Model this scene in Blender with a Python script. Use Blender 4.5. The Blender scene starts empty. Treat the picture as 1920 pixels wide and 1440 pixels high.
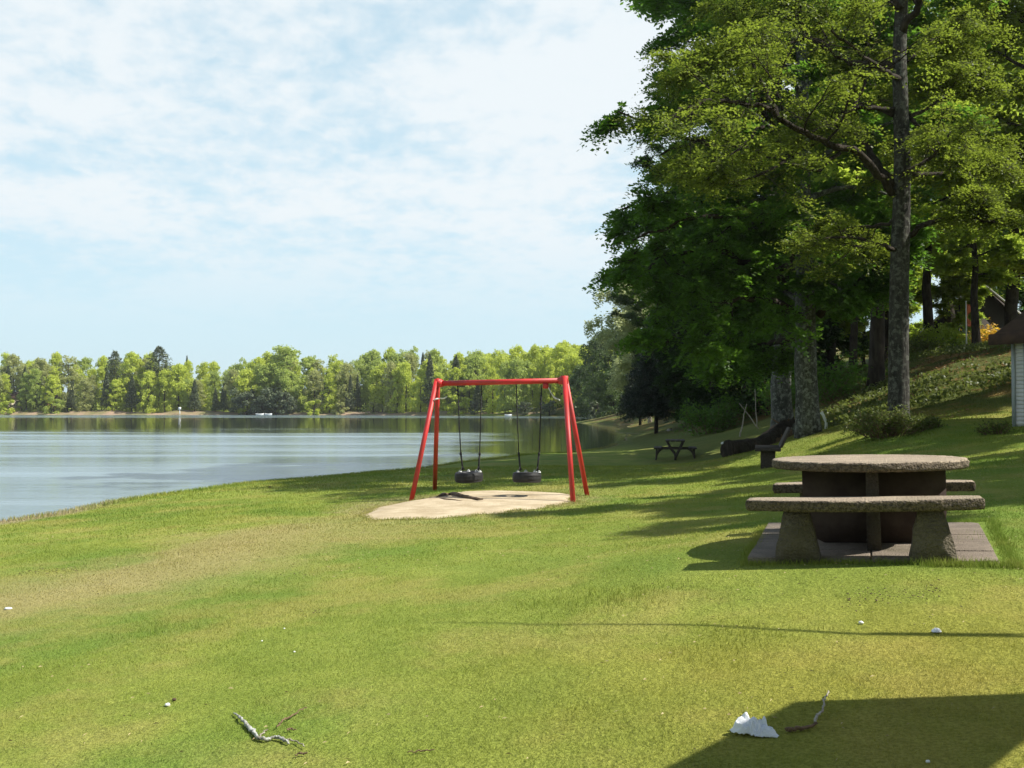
import bpy, math, random
import numpy as np
C = bpy.context
S = C.scene
R = math.radians
PI = math.pi
# ------------------------------------------------------------------ camera, sky, sun, exposure
EYE = 2.2
FPX = 1867.0
PITCH = math.atan(46 / FPX)
cam_d = bpy.data.cameras.new("camera")
cam = bpy.data.objects.new("camera", cam_d)
S.collection.objects.link(cam)
cam.location = (0, 0, EYE)
cam.rotation_euler = (PI / 2 + PITCH, 0, 0)
cam_d.sensor_width = 36
cam_d.lens = 36 * FPX / 1920
cam_d.clip_end = 6000
cam_d.clip_start = 0.05
S.camera = cam

SUN_DX, SUN_DY = 0.90, -0.10            # horizontal offset towards the sun per metre of height
sun_az = math.atan2(SUN_DX, SUN_DY)
sun_el = math.atan2(1, math.hypot(SUN_DX, SUN_DY))
sun_d = bpy.data.lights.new("sun", 'SUN')
sun_d.energy = 5.0
sun_d.angle = R(0.5)
sun_d.color = (1.0, 0.95, 0.86)
sun = bpy.data.objects.new("sun", sun_d)
S.collection.objects.link(sun)
sun.rotation_euler = (PI / 2 - sun_el, 0, PI - sun_az)
sun.location = (20, -5, 30)

S.view_settings.view_transform = 'Standard'
S.view_settings.look = 'None'
S.view_settings.gamma = 1
S.view_settings.exposure = 0.6
S.render.engine = 'CYCLES'
S.cycles.max_bounces = 5
S.cycles.diffuse_bounces = 2
S.cycles.glossy_bounces = 3
S.cycles.transmission_bounces = 3
S.cycles.caustics_reflective = False
S.cycles.caustics_refractive = False


class NT:
    """tiny helper for node trees"""
    def __init__(self, tree):
        self.t = tree

    def n(self, kind, **kw):
        nd = self.t.nodes.new(kind)
        for k, v in kw.items():
            if k.startswith('i_'):
                key = k[2:]
                nd.inputs[int(key) if key.isdigit() else key.replace('_', ' ')].default_value = v
            else:
                setattr(nd, k, v)
        return nd

    def l(self, a, b):
        self.t.links.new(a, b)

    def math(self, op, a, b=None, c=None, clamp=False):
        nd = self.t.nodes.new('ShaderNodeMath')
        nd.operation = op
        nd.use_clamp = clamp
        for i, v in enumerate((a, b, c)):
            if v is None:
                continue
            if isinstance(v, (int, float)):
                nd.inputs[i].default_value = v
            else:
                self.l(v, nd.inputs[i])
        return nd.outputs[0]

    def mix(self, f, a, b):
        nd = self.t.nodes.new('ShaderNodeMix')
        nd.data_type = 'RGBA'
        for sock, v in ((nd.inputs[0], f), (nd.inputs[6], a), (nd.inputs[7], b)):
            if isinstance(v, (int, float)):
                sock.default_value = v
            elif isinstance(v, tuple):
                sock.default_value = v if len(v) == 4 else (*v, 1)
            else:
                self.l(v, sock)
        return nd.outputs[2]

    def noise(self, vec, scale, detail=3, rough=0.5, dist=0.0):
        nd = self.n('ShaderNodeTexNoise', i_Scale=scale, i_Detail=detail, i_Roughness=rough, i_Distortion=dist)
        if vec is not None:
            self.l(vec, nd.inputs['Vector'])
        return nd.outputs['Fac']

    def ramp(self, f, lo, hi):
        """smooth 0..1 between lo and hi"""
        nd = self.n('ShaderNodeMapRange', interpolation_type='SMOOTHSTEP')
        nd.inputs['From Min'].default_value = lo
        nd.inputs['From Max'].default_value = hi
        self.l(f, nd.inputs['Value'])
        return nd.outputs['Result']

    def mapping(self, vec, scale=(1, 1, 1), rot=(0, 0, 0), loc=(0, 0, 0)):
        nd = self.n('ShaderNodeMapping')
        nd.inputs['Scale'].default_value = scale
        nd.inputs['Rotation'].default_value = rot
        nd.inputs['Location'].default_value = loc
        self.l(vec, nd.inputs['Vector'])
        return nd.outputs['Vector']

    def bump(self, h, strength, dist, normal=None):
        nd = self.n('ShaderNodeBump', i_Strength=strength, i_Distance=dist)
        self.l(h, nd.inputs['Height'])
        if normal is not None:
            self.l(normal, nd.inputs['Normal'])
        return nd.outputs['Normal']


world = bpy.data.worlds.new("World")
S.world = world
world.use_nodes = True
world.node_tree.nodes.clear()
w = NT(world.node_tree)
sky = w.n('ShaderNodeTexSky')
sky.sky_type = 'NISHITA'
sky.sun_disc = False
sky.sun_elevation = sun_el
sky.sun_rotation = sun_az
sky.altitude = 50
sky.air_density = 1.2
sky.dust_density = 0.7
sky.ozone_density = 1.6
tc = w.n('ShaderNodeTexCoord')
sep = w.n('ShaderNodeSeparateXYZ')
w.l(tc.outputs['Generated'], sep.inputs[0])
zz = w.math('MAXIMUM', w.math('ADD', sep.outputs[2], 0.17), 0.05)
comb = w.n('ShaderNodeCombineXYZ')
w.l(w.math('DIVIDE', sep.outputs[0], zz), comb.inputs[0])
w.l(w.math('DIVIDE', sep.outputs[1], zz), comb.inputs[1])
cv = w.mapping(comb.outputs[0], scale=(2.0, 2.0, 1), rot=(0, 0, R(-24)), loc=(0.0, 0.7, 0))
n_big = w.noise(cv, 0.75, 3, 0.5, 0.3)
n_small = w.noise(cv, 3.4, 5, 0.62, 0.35)
n_cell = w.noise(w.mapping(cv, scale=(1.5, 1.1, 1), rot=(0, 0, R(18))), 5.5, 3, 0.55, 0.2)
cl = w.math('ADD', w.math('MULTIPLY', n_big, 0.95), w.math('ADD', w.math('MULTIPLY', n_small, 0.50), w.math('MULTIPLY', n_cell, 0.42)))
cl = w.ramp(cl, 0.69, 1.05)
fade = w.ramp(sep.outputs[2], 0.05, 0.20)
cl = w.math('MULTIPLY', cl, w.math('MULTIPLY', fade, 0.93))
veil = w.math('SUBTRACT', 1.0, w.ramp(sep.outputs[2], -0.05, 0.42))
low = w.math('SUBTRACT', 1.0, w.ramp(sep.outputs[2], 0.40, 0.62))
base = w.mix(w.math('MULTIPLY', low, 0.72), sky.outputs[0], (5.0, 6.7, 7.5))
base = w.mix(w.math('MULTIPLY', veil, 0.5), base, (5.0, 6.8, 7.8))
col = w.mix(w.math('MULTIPLY', cl, w.math('ADD', 0.03, w.math('MULTIPLY', low, 0.97))), base, (6.7, 7.15, 7.4))
bg = w.n('ShaderNodeBackground', i_Strength=0.088)
w.l(col, bg.inputs[0])
wo = w.n('ShaderNodeOutputWorld')
w.l(bg.outputs[0], wo.inputs[0])


# ------------------------------------------------------------------ helpers
def wpt(px, py, Y):
    """point at depth Y (metres ahead) seen along the photo direction px, py"""
    a = (720 - py) / FPX
    s = Y / (math.cos(PITCH) - math.sin(PITCH) * a)
    return np.array([(px - 960) / FPX * s, Y, EYE + s * (math.sin(PITCH) + math.cos(PITCH) * a)])


def tag(o, label=None, cat=None, group=None, kind=None):
    if label: o['label'] = label
    if cat: o['category'] = cat
    if group: o['group'] = group
    if kind: o['kind'] = kind
    return o


def empty(name, loc=(0, 0, 0), rot=(0, 0, 0), **kw):
    o = bpy.data.objects.new(name, None)
    S.collection.objects.link(o)
    o.location = loc
    o.rotation_euler = rot
    o.empty_display_size = 0.2
    return tag(o, **kw)


class MB:
    """mesh buffer: many shapes, one mesh object"""
    def __init__(self):
        self.v = []
        self.f3 = []
        self.f4 = []
        self.n = 0
        self.sm = []

    def add(self, v, f4=None, f3=None):
        v = np.asarray(v, float).reshape(-1, 3)
        if f4 is not None and len(f4):
            self.f4.append(np.asarray(f4, int).reshape(-1, 4) + self.n)
        if f3 is not None and len(f3):
            self.f3.append(np.asarray(f3, int).reshape(-1, 3) + self.n)
        self.v.append(v)
        self.n += len(v)

    def box(self, c, s, rz=0.0, taper=1.0):
        x, y, z = s[0] / 2, s[1] / 2, s[2] / 2
        P = np.array([[-x, -y, -z], [x, -y, -z], [x, y, -z], [-x, y, -z],
                      [-x * taper, -y * taper, z], [x * taper, -y * taper, z], [x * taper, y * taper, z], [-x * taper, y * taper, z]])
        if rz:
            c_, s_ = math.cos(rz), math.sin(rz)
            P[:, :2] = P[:, :2] @ np.array([[c_, s_], [-s_, c_]])
        self.add(P + np.array(c), [[0, 3, 2, 1], [4, 5, 6, 7], [0, 1, 5, 4], [1, 2, 6, 5], [2, 3, 7, 6], [3, 0, 4, 7]])

    def hexa(self, P):
        """8 points: bottom ring 4, top ring 4"""
        self.add(P, [[0, 3, 2, 1], [4, 5, 6, 7], [0, 1, 5, 4], [1, 2, 6, 5], [2, 3, 7, 6], [3, 0, 4, 7]])

    def tube(self, pts, r, sides=8, caps=True, wob=0.0, rng=None, flat=1.0):
        pts = np.asarray(pts, float)
        m = len(pts)
        r = np.broadcast_to(np.asarray(r, float), (m,))
        t = np.gradient(pts, axis=0)
        t /= np.linalg.norm(t, axis=1, keepdims=True) + 1e-12
        ref = np.array([0.0, 0.0, 1.0]) if abs(t[0][2]) < 0.9 else np.array([1.0, 0.0, 0.0])
        u = np.cross(t, ref)
        nu = np.linalg.norm(u, axis=1, keepdims=True)
        u = np.where(nu > 1e-4, u / (nu + 1e-12), np.array([1.0, 0, 0]))
        for i in range(1, m):
            if np.dot(u[i], u[i - 1]) < 0: u[i] = -u[i]
        vv = np.cross(t, u)
        a = np.arange(sides) / sides * 2 * PI
        rr = r[:, None] * np.ones(sides)
        if wob and rng is not None:
            rr = rr * (1 + wob * rng.normal(size=(m, sides)))
        P = pts[:, None, :] + (np.cos(a)[None, :, None] * u[:, None, :] + flat * np.sin(a)[None, :, None] * vv[:, None, :]) * rr[:, :, None]
        i = np.arange(m - 1)[:, None] * sides
        j = np.arange(sides)[None, :]
        k = (j + 1) % sides
        f = np.stack([i + j, i + k, i + sides + k, i + sides + j], axis=-1).reshape(-1, 4)
        V = P.reshape(-1, 3)
        if caps:
            V = np.vstack([V, pts[0], pts[-1]])
            f3 = [[c % sides + (1 if False else 0), m * sides, 0] for c in range(0)]
            c0, c1 = m * sides, m * sides + 1
            f3 = [[(q + 1) % sides, q, c0] for q in range(sides)] + \
                 [[(m - 1) * sides + q, (m - 1) * sides + (q + 1) % sides, c1] for q in range(sides)]
            self.add(V, f, f3)
        else:
            self.add(V, f)

    def lathe(self, prof, c=(0, 0, 0), sides=32, axis='z', closed=False):
        prof = np.asarray(prof, float)
        a = np.arange(sides) / sides * 2 * PI
        P = np.stack([prof[:, None, 0] * np.cos(a), prof[:, None, 0] * np.sin(a), prof[:, None, 1] * np.ones(sides)], -1)
        m = len(prof)
        idx = [(i, (i + 1) % m) for i in range(m if closed else m - 1)]
        f = []
        for i, i2 in idx:
            for j in range(sides):
                k = (j + 1) % sides
                f.append([i * sides + j, i * sides + k, i2 * sides + k, i2 * sides + j])
        self.add(P.reshape(-1, 3) + np.array(c), f)

    def prism(self, outline, z0, z1):
        """vertical prism over a 2-D outline"""
        o = np.asarray(outline, float)
        m = len(o)
        V = np.vstack([np.c_[o, np.full(m, z0)], np.c_[o, np.full(m, z1)], [[*o.mean(0), z0], [*o.mean(0), z1]]])
        f4 = [[i, (i + 1) % m, m + (i + 1) % m, m + i] for i in range(m)]
        f3 = [[(i + 1) % m, i, 2 * m] for i in range(m)] + [[m + i, m + (i + 1) % m, 2 * m + 1] for i in range(m)]
        self.add(V, f4, f3)

    def mesh(self, name, mat, smooth=False):
        me = bpy.data.meshes.new(name)
        v = np.vstack(self.v)
        f4 = np.vstack(self.f4) if self.f4 else np.zeros((0, 4), int)
        f3 = np.vstack(self.f3) if self.f3 else np.zeros((0, 3), int)
        nl = f4.size + f3.size
        me.vertices.add(len(v))
        me.vertices.foreach_set('co', v.astype(np.float32).ravel())
        me.loops.add(nl)
        me.loops.foreach_set('vertex_index', np.concatenate([f4.ravel(), f3.ravel()]).astype(np.int32))
        me.polygons.add(len(f4) + len(f3))
        st = np.concatenate([np.arange(len(f4)) * 4, f4.size + np.arange(len(f3)) * 3]).astype(np.int32)
        me.polygons.foreach_set('loop_start', st)
        if smooth:
            me.polygons.foreach_set('use_smooth', np.ones(len(st), bool))
        me.update(calc_edges=True)
        me.validate()
        me.materials.append(mat)
        return me

    def build(self, name, mat, parent=None, smooth=False, bevel=0.0, loc=None):
        o = bpy.data.objects.new(name, self.mesh(name, mat, smooth))
        S.collection.objects.link(o)
        if parent is not None: o.parent = parent
        if loc is not None: o.location = loc
        if bevel:
            b = o.modifiers.new('bevel', 'BEVEL')
            b.width = bevel
            b.segments = 2
            b.limit_method = 'ANGLE'
        return o


def smooth_noise(x, y, seed=0, oct=4, scale=1.0):
    """sum of rotated sines: cheap smooth relief"""
    rg = np.random.default_rng(seed)
    out = 0
    amp = 1.0
    k = scale
    for o in range(oct):
        for _ in range(3):
            a = rg.uniform(0, 2 * PI)
            out = out + amp * np.sin(k * (x * math.cos(a) + y * math.sin(a)) + rg.uniform(0, 6.28))
        amp *= 0.55
        k *= 2.03
    return out / 3


# ------------------------------------------------------------------ terrain height
CP = np.array([
    # lawn
    (0, 0, .80), (0, 4, .80), (-4, 3, .66), (-4, 8, .50), (-8, 12, .28), (-7, 17, .24), (0, 9, .74), (0, 14, .62), (-.4, 18.5, .56), (1.2, 18.3, .58),
    (-3, 12, .50), (2.9, 8, 1.10), (3.3, 10, 1.09), (4.2, 7, 1.14), (1.6, 8, .95), (2.2, 4.2, 1.0), (6, 14, 1.25), (4, 18, .80), (5, 25, .62), (6.7, 26, .66), (6.1, 37, .32), (7.3, 33, .52),
    (8.6, 25, 1.45), (9.3, 24, 1.70), (8.9, 30, 1.40), (12.2, 23, 1.95), (2, 30, .40), (-3, 29, .28), (0, 38, .22), (5, 46, .28), (8, 60, .28), (10.1, 70, .4), (13, 84, .4),
    # shoreline
    (-9.9, 19.3, .0), (-9.4, 23.5, .0), (-7.9, 28.7, .0), (-6.2, 31.4, .0), (-4.7, 34.3, .0), (-2.2, 40.5, .0), (.4, 47, .0), (3.5, 51, .0), (6.5, 64, .0), (10.5, 82, .0), (14.5, 110, .0), (17, 135, .0),
    (22, 180, .0), (28, 240, .0), (22, 268, 0), (0, 285, 0), (-30, 312, 0), (-60, 335, 0), (-100, 345, 0), (-176, 342, 0), (-300, 335, 0),
    (-14, 16, 0), (-22, 11, 0), (-40, 2, 0), (-100, -20, 0), (-300, -40, 0),
    # lake bed
    (-12.5, 22, -.45), (-10.5, 30, -.5), (-6.5, 40, -.6), (-1, 56, -.7), (4, 78, -.9), (-22, 20, -.8), (-40, 60, -2), (-10, 100, -2), (5, 130, -1.6), (-20, 180, -2.5), (-100, 150, -3), (-60, 250, -3), (5, 240, -2),
    (-200, 150, -4), (-200, 280, -3), (-400, 150, -5),
    # near sides and behind
    (0, -20, 1.3), (-20, -10, .5), (20, -10, 3.0), (16, 4, 2.6), (14, 14, 2.3), (13.5, 30, 2.5), (12, 38, 1.9), (12, 50, 1.3), (13, 65, 1.1), (17.8, 45, 4.3), (19, 34, 4.3), (27, 60, 6.0), (26, 48, 5.5), (17, 60, 3.4), (20, 80, 4.0), (32, 100, 7),
    (60, 80, 8), (40, 30, 6.5), (28, 22, 5.0), (60, 0, 10), (35, 150, 8), (50, 250, 12), (24, 120, 3), (34, 66, 6.6),
    # beyond the lake
    (-176, 365, 2.2), (-100, 368, 2.2), (-60, 360, 2.2), (-25, 340, 3), (10, 330, 6), (30, 300, 8), (0, 420, 14), (40, 450, 26), (-100, 460, 5), (-200, 500, 6), (-400, 500, 8), (200, 600, 40), (0, 900, 20),
    (-1500, 0, 5), (-1500, 1500, 10), (0, 1500, 14), (1500, 1500, 30), (1500, 0, 20), (0, -1000, 6), (-1000, -600, 5), (1000, -700, 10)], float)


def phi(r2):
    return np.sqrt(r2 + 1.2 ** 2)


_A = phi(((CP[:, None, :2] - CP[None, :, :2]) ** 2).sum(-1)) - np.eye(len(CP)) * 0.02
_n = len(CP)
_P = np.c_[np.ones(_n), CP[:, :2] / 1000]
_M = np.block([[_A, _P], [_P.T, np.zeros((3, 3))]])
_W = np.linalg.solve(_M, np.r_[CP[:, 2], np.zeros(3)])


def gz(x, y):
    x = np.atleast_1d(np.asarray(x, float))
    y = np.atleast_1d(np.asarray(y, float))
    out = np.zeros(x.shape)
    xf, yf = x.ravel(), y.ravel()
    res = np.empty(len(xf))
    for i in range(0, len(xf), 20000):
        a, b = xf[i:i + 20000], yf[i:i + 20000]
        d = (a[:, None] - CP[None, :, 0]) ** 2 + (b[:, None] - CP[None, :, 1]) ** 2
        res[i:i + 20000] = phi(d) @ _W[:_n] + _W[_n] + _W[_n + 1] * a / 1000 + _W[_n + 2] * b / 1000
    out = res.reshape(x.shape)
    rr = np.hypot(x, y)
    fine = 0.012 * smooth_noise(x, y, 3, 3, 1.3) + 0.03 * smooth_noise(x, y, 5, 2, 0.35)
    damp = np.clip(np.abs(out) / 0.25, 0.25, 1)
    hill = np.clip((out - 1.6) / 2, 0, 1) * 0.12 * smooth_noise(x, y, 8, 4, 0.8)
    flat = np.exp(-(((x - 2.95) / 1.6) ** 2 + ((y - 8.2) / 1.7) ** 2) ** 2)
    lx = (x - 2.93) * .9397 - (y - 8.08) * .342
    pad = np.exp(-(((x - 3.0) / 1.75) ** 2 + ((y - 8.25) / 1.9) ** 2) ** 2)
    out = out * (1 - pad) + pad * (1.098 + lx * .040)
    return out + fine * damp * (1 - flat) + hill * (rr < 200)


def g1(x, y):
    return float(gz(x, y)[0])


def ground_at(px, py, dmax=300):
    """where the photo direction px, py meets the terrain"""
    Y = np.concatenate([np.arange(2.5, 40, .02), np.arange(40, dmax, .2)])
    a = (720 - py) / FPX
    s = Y / (math.cos(PITCH) - math.sin(PITCH) * a)
    X = (px - 960) / FPX * s
    Z = EYE + s * (math.sin(PITCH) + math.cos(PITCH) * a)
    d = Z - gz(X, Y)
    i = int(np.argmax(d < 0)) if (d < 0).any() else len(Y) - 1
    return np.array([X[i], Y[i], gz(X[i], Y[i])[0]])


# ------------------------------------------------------------------ materials
def material(name):
    m = bpy.data.materials.new(name)
    m.use_nodes = True
    m.node_tree.nodes.clear()
    t = NT(m.node_tree)
    out = t.n('ShaderNodeOutputMaterial')
    return m, t, out


def pos(t):
    g = t.n('ShaderNodeNewGeometry')
    return g.outputs['Position'], g


def simple(name, c, rough=0.6, c2=None, scale=8, bump=0.0, bscale=40, metal=0.0, spec=0.4, obj=True, mapscale=None, dist=0.01):
    m, t, out = material(name)
    b = t.n('ShaderNodeBsdfPrincipled')
    b.inputs['Roughness'].default_value = rough
    b.inputs['Metallic'].default_value = metal
    b.inputs['Specular IOR Level'].default_value = spec
    tcn = t.n('ShaderNodeTexCoord')
    v = tcn.outputs['Object']
    if mapscale: v = t.mapping(v, scale=mapscale)
    if c2:
        n = t.ramp(t.noise(v, scale, 5, 0.6), 0.35, 0.65)
        t.l(t.mix(n, c, c2), b.inputs['Base Color'])
    else:
        b.inputs['Base Color'].default_value = (*c, 1)
    if bump:
        t.l(t.bump(t.noise(v, bscale, 4, 0.6), bump, dist), b.inputs['Normal'])
    t.l(b.outputs[0], out.inputs[0])
    return m


def lawn_colour(t):
    """colour of the lawn by place: green, yellowed and dry patches; shared by the ground and the blades"""
    p, g = pos(t)
    sp = t.n('ShaderNodeSeparateXYZ')
    t.l(p, sp.inputs[0])
    X, Y, Z = sp.outputs
    n1 = t.noise(p, 0.33, 3, 0.55)
    n2 = t.noise(p, 1.7, 4, 0.6)
    n3 = t.noise(p, 9, 4, 0.65)
    # dry strip along the lower left
    d = t.math('ABSOLUTE', t.math('ADD', t.math('MULTIPLY', t.math('ADD', X, 4.6), 0.93), t.math('MULTIPLY', t.math('SUBTRACT', Y, 8.6), -0.42)))
    d = t.math('ADD', d, t.math('ADD', t.math('MULTIPLY', t.math('SUBTRACT', n1, 0.5), 4.2), t.math('MULTIPLY', t.math('SUBTRACT', n2, 0.5), 2.6)))
    dry = t.math('SUBTRACT', 1.0, t.ramp(d, 0.5, 2.5))
    dry = t.math('MULTIPLY', dry, t.math('MULTIPLY', t.math('SUBTRACT', 1.0, t.ramp(Y, 18, 24)), t.math('SUBTRACT', 1.0, t.math('MULTIPLY', t.ramp(X, -3.8, -1.6), 0.45))))
    # yellowed grass near the right foreground
    yel = t.math('MULTIPLY', t.ramp(X, -1.0, 1.4), t.math('SUBTRACT', 1.0, t.ramp(Y, 5.0, 7.4)))
    yel = t.math('MULTIPLY', yel, t.ramp(n1, 0.28, 0.55))
    green = t.mix(t.ramp(n2, 0.35, 0.7), (0.245, 0.325, 0.046), (0.335, 0.395, 0.068))
    green = t.mix(t.math('MULTIPLY', t.ramp(t.math('ADD', n1, t.math('MULTIPLY', n2, 0.25)), 0.60, 0.74), 0.8), green, (0.175, 0.295, 0.040))
    c = t.mix(t.math('MULTIPLY', t.ramp(t.noise(p, 0.8, 4, 0.6), 0.46, 0.66), 0.65), green, (0.44, 0.40, 0.11))
    c = t.mix(t.math('MULTIPLY', yel, 0.5), c, (0.43, 0.335, 0.055))
    c = t.mix(t.math('MULTIPLY', dry, 0.85), c, t.mix(n2, (0.38, 0.34, 0.12), (0.56, 0.44, 0.22)))
    c = t.mix(t.math('MULTIPLY', t.math('MULTIPLY', dry, t.ramp(n2, 0.62, 0.74)), 0.6), c, (0.34, 0.27, 0.18))
    # sand trodden into the grass round the swing, and a bare spot at the water on the left
    ex = t.math('DIVIDE', t.math('ADD', X, 0.75), 2.25)
    ey = t.math('DIVIDE', t.math('SUBTRACT', Y, 17.7), 2.1)
    er = t.math('ADD', t.math('SQRT', t.math('ADD', t.math('MULTIPLY', ex, ex), t.math('MULTIPLY', ey, ey))), t.math('MULTIPLY', t.math('SUBTRACT', n2, 0.5), 0.9))
    trod = t.math('SUBTRACT', 1.0, t.ramp(er, 0.75, 1.25))
    c = t.mix(t.math('MULTIPLY', trod, t.math('ADD', 0.3, t.math('MULTIPLY', t.ramp(n3, 0.45, 0.6), 0.6))), c, (0.46, 0.37, 0.21))
    spot = t.math('MULTIPLY', t.math('SUBTRACT', 1.0, t.ramp(X, -9.4, -8.7)), t.math('SUBTRACT', 1.0, t.ramp(t.math('ADD', Z, t.math('MULTIPLY', n2, 0.08)), 0.08, 0.16)))
    c = t.mix(spot, c, (0.52, 0.42, 0.29))
    # shade under the trees, painted in as a darker grass colour
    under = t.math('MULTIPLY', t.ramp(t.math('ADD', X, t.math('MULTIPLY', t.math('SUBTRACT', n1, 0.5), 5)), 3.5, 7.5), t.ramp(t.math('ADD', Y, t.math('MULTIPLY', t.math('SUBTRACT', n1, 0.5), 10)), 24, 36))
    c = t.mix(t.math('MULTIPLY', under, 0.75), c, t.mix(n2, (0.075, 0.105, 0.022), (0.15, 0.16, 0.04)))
    # bare soil and litter up on the wooded slope
    forest = t.math('MULTIPLY', t.ramp(X, 9.5, 13.5), t.ramp(Y, 23, 27))
    litter = t.mix(t.ramp(t.noise(p, 0.55, 4, 0.6), 0.47, 0.58), (0.075, 0.10, 0.022), (0.22, 0.115, 0.045))
    c = t.mix(t.math('MULTIPLY', forest, 0.85), c, litter)
    # muddy margin at the waterline
    shore = t.math('SUBTRACT', 1.0, t.ramp(t.math('ADD', Z, t.math('MULTIPLY', t.math('SUBTRACT', n3, 0.5), 0.08)), 0.0, 0.035))
    c = t.mix(shore, c, (0.30, 0.23, 0.14))
    c = t.mix(t.math('MULTIPLY', t.ramp(n3, 0.5, 0.75), 0.35), c, t.mix(0.5, c, (0.05, 0.06, 0.01)))
    return c, p, n3


def mat_ground():
    m, t, out = material('lawn')
    c, p, n3 = lawn_colour(t)
    b = t.n('ShaderNodeBsdfPrincipled')
    b.inputs['Roughness'].default_value = 0.95
    b.inputs['Specular IOR Level'].default_value = 0.1
    fine = t.noise(t.mapping(p, scale=(1, 1, 1)), 55, 4, 0.7)
    c2 = t.mix(t.ramp(fine, 0.30, 0.70), t.mix(0.48, c, (0.03, 0.04, 0.008)), t.mix(0.1, c, (0.5, 0.5, 0.2)))
    t.l(c2, b.inputs['Base Color'])
    h = t.math('ADD', fine, t.math('MULTIPLY', t.noise(p, 12, 3, 0.6), 1.6))
    t.l(t.bump(h, 0.8, 0.03), b.inputs['Normal'])
    t.l(b.outputs[0], out.inputs[0])
    return m


def mat_blade():
    m, t, out = material('grass_blade')
    c, p, n3 = lawn_colour(t)
    g = t.n('ShaderNodeNewGeometry')
    r = g.outputs['Random Per Island']
    c2 = t.mix(t.math('MULTIPLY', r, 0.5), t.mix(0.2, c, (0.06, 0.12, 0.012)), t.mix(0.5, c, (0.55, 0.5, 0.2)))
    d = t.n('ShaderNodeBsdfDiffuse')
    tr = t.n('ShaderNodeBsdfTranslucent')
    t.l(c2, d.inputs[0])
    t.l(c2, tr.inputs[0])
    mx = t.n('ShaderNodeMixShader')
    mx.inputs[0].default_value = 0.35
    t.l(d.outputs[0], mx.inputs[1])
    t.l(tr.outputs[0], mx.inputs[2])
    t.l(mx.outputs[0], out.inputs[0])
    return m


def mat_leaf(name, a, b_, trans=0.45, tcol=None, clump=0.6, rough=0.5):
    """leaf colours a..b_ vary from leaf to leaf and in clumps; tcol is the light that comes through"""
    m, t, out = material(name)
    p, g = pos(t)
    r = g.outputs['Random Per Island']
    n = t.noise(p, clump, 3, 0.6)
    f = t.math('ADD', t.math('MULTIPLY', r, 0.55), t.math('MULTIPLY', t.ramp(n, 0.3, 0.7), 0.45))
    c = t.mix(f, a, b_)
    d = t.n('ShaderNodeBsdfPrincipled')
    d.inputs['Roughness'].default_value = rough
    d.inputs['Specular IOR Level'].default_value = 0.35
    tr = t.n('ShaderNodeBsdfTranslucent')
    t.l(c, d.inputs['Base Color'])
    tc_ = tcol or tuple(min(1, q * 1.6) for q in b_)
    t.l(t.mix(0.6, c, tc_), tr.inputs[0])
    mx = t.n('ShaderNodeMixShader')
    mx.inputs[0].default_value = trans
    t.l(d.outputs[0], mx.inputs[1])
    t.l(tr.outputs[0], mx.inputs[2])
    t.l(mx.outputs[0], out.inputs[0])
    return m


def mat_bark(name, a, b_, vs=1.0, lichen=None):
    m, t, out = material(name)
    tcn = t.n('ShaderNodeTexCoord')
    v = t.mapping(tcn.outputs['Object'], scale=(6 * vs, 6 * vs, 1.4 * vs))
    n = t.noise(v, 2.2, 6, 0.65, 0.4)
    big = t.noise(tcn.outputs['Object'], 1.7, 4, 0.6)
    c = t.mix(t.ramp(n, 0.35, 0.65), a, b_)
    c = t.mix(t.math('MULTIPLY', t.ramp(big, 0.5, 0.62), 0.55), c, tuple(q * 0.45 for q in a))
    if lichen:
        l = t.noise(tcn.outputs['Object'], 9, 5, 0.7)
        c = t.mix(t.math('MULTIPLY', t.ramp(l, 0.5, 0.6), 0.8), c, lichen)
    b = t.n('ShaderNodeBsdfPrincipled')
    b.inputs['Roughness'].default_value = 0.9
    b.inputs['Specular IOR Level'].default_value = 0.15
    t.l(c, b.inputs['Base Color'])
    t.l(t.bump(n, 0.9, 0.05), b.inputs['Normal'])
    t.l(b.outputs[0], out.inputs[0])
    return m


def mat_concrete(name, a, b_, speck=60, edge=False):
    m, t, out = material(name)
    tcn = t.n('ShaderNodeTexCoord')
    v = tcn.outputs['Object']
    n = t.noise(v, 3.0, 5, 0.65)
    s = t.n('ShaderNodeTexVoronoi', i_Scale=float(speck))
    t.l(v, s.inputs['Vector'])
    g = t.noise(v, speck * 0.8, 4, 0.8)
    c = t.mix(t.ramp(n, 0.3, 0.7), a, b_)
    c = t.mix(t.math('MULTIPLY', t.ramp(g, 0.42, 0.62), 0.38), c, tuple(q * 0.30 for q in a))
    c = t.mix(t.math('MULTIPLY', t.ramp(t.noise(v, 1.2, 3, 0.5), 0.55, 0.7), 0.45), c, (0.13, 0.12, 0.06))
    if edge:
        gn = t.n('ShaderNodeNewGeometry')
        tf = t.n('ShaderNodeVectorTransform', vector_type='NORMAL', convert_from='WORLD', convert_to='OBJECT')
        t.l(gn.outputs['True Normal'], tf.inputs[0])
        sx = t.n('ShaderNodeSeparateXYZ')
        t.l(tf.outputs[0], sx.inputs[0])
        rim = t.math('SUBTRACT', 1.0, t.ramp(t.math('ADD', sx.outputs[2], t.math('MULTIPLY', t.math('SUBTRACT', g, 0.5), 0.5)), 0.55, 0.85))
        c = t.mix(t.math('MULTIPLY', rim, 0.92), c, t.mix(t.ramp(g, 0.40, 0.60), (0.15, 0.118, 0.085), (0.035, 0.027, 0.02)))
    b = t.n('ShaderNodeBsdfPrincipled')
    b.inputs['Roughness'].default_value = 0.85
    b.inputs['Specular IOR Level'].default_value = 0.3
    t.l(c, b.inputs['Base Color'])
    nb = t.bump(t.math('ADD', s.outputs['Distance'], g), 0.9, 0.012)
    t.l(nb, b.inputs['Normal'])
    t.l(b.outputs[0], out.inputs[0])
    return m


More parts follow.
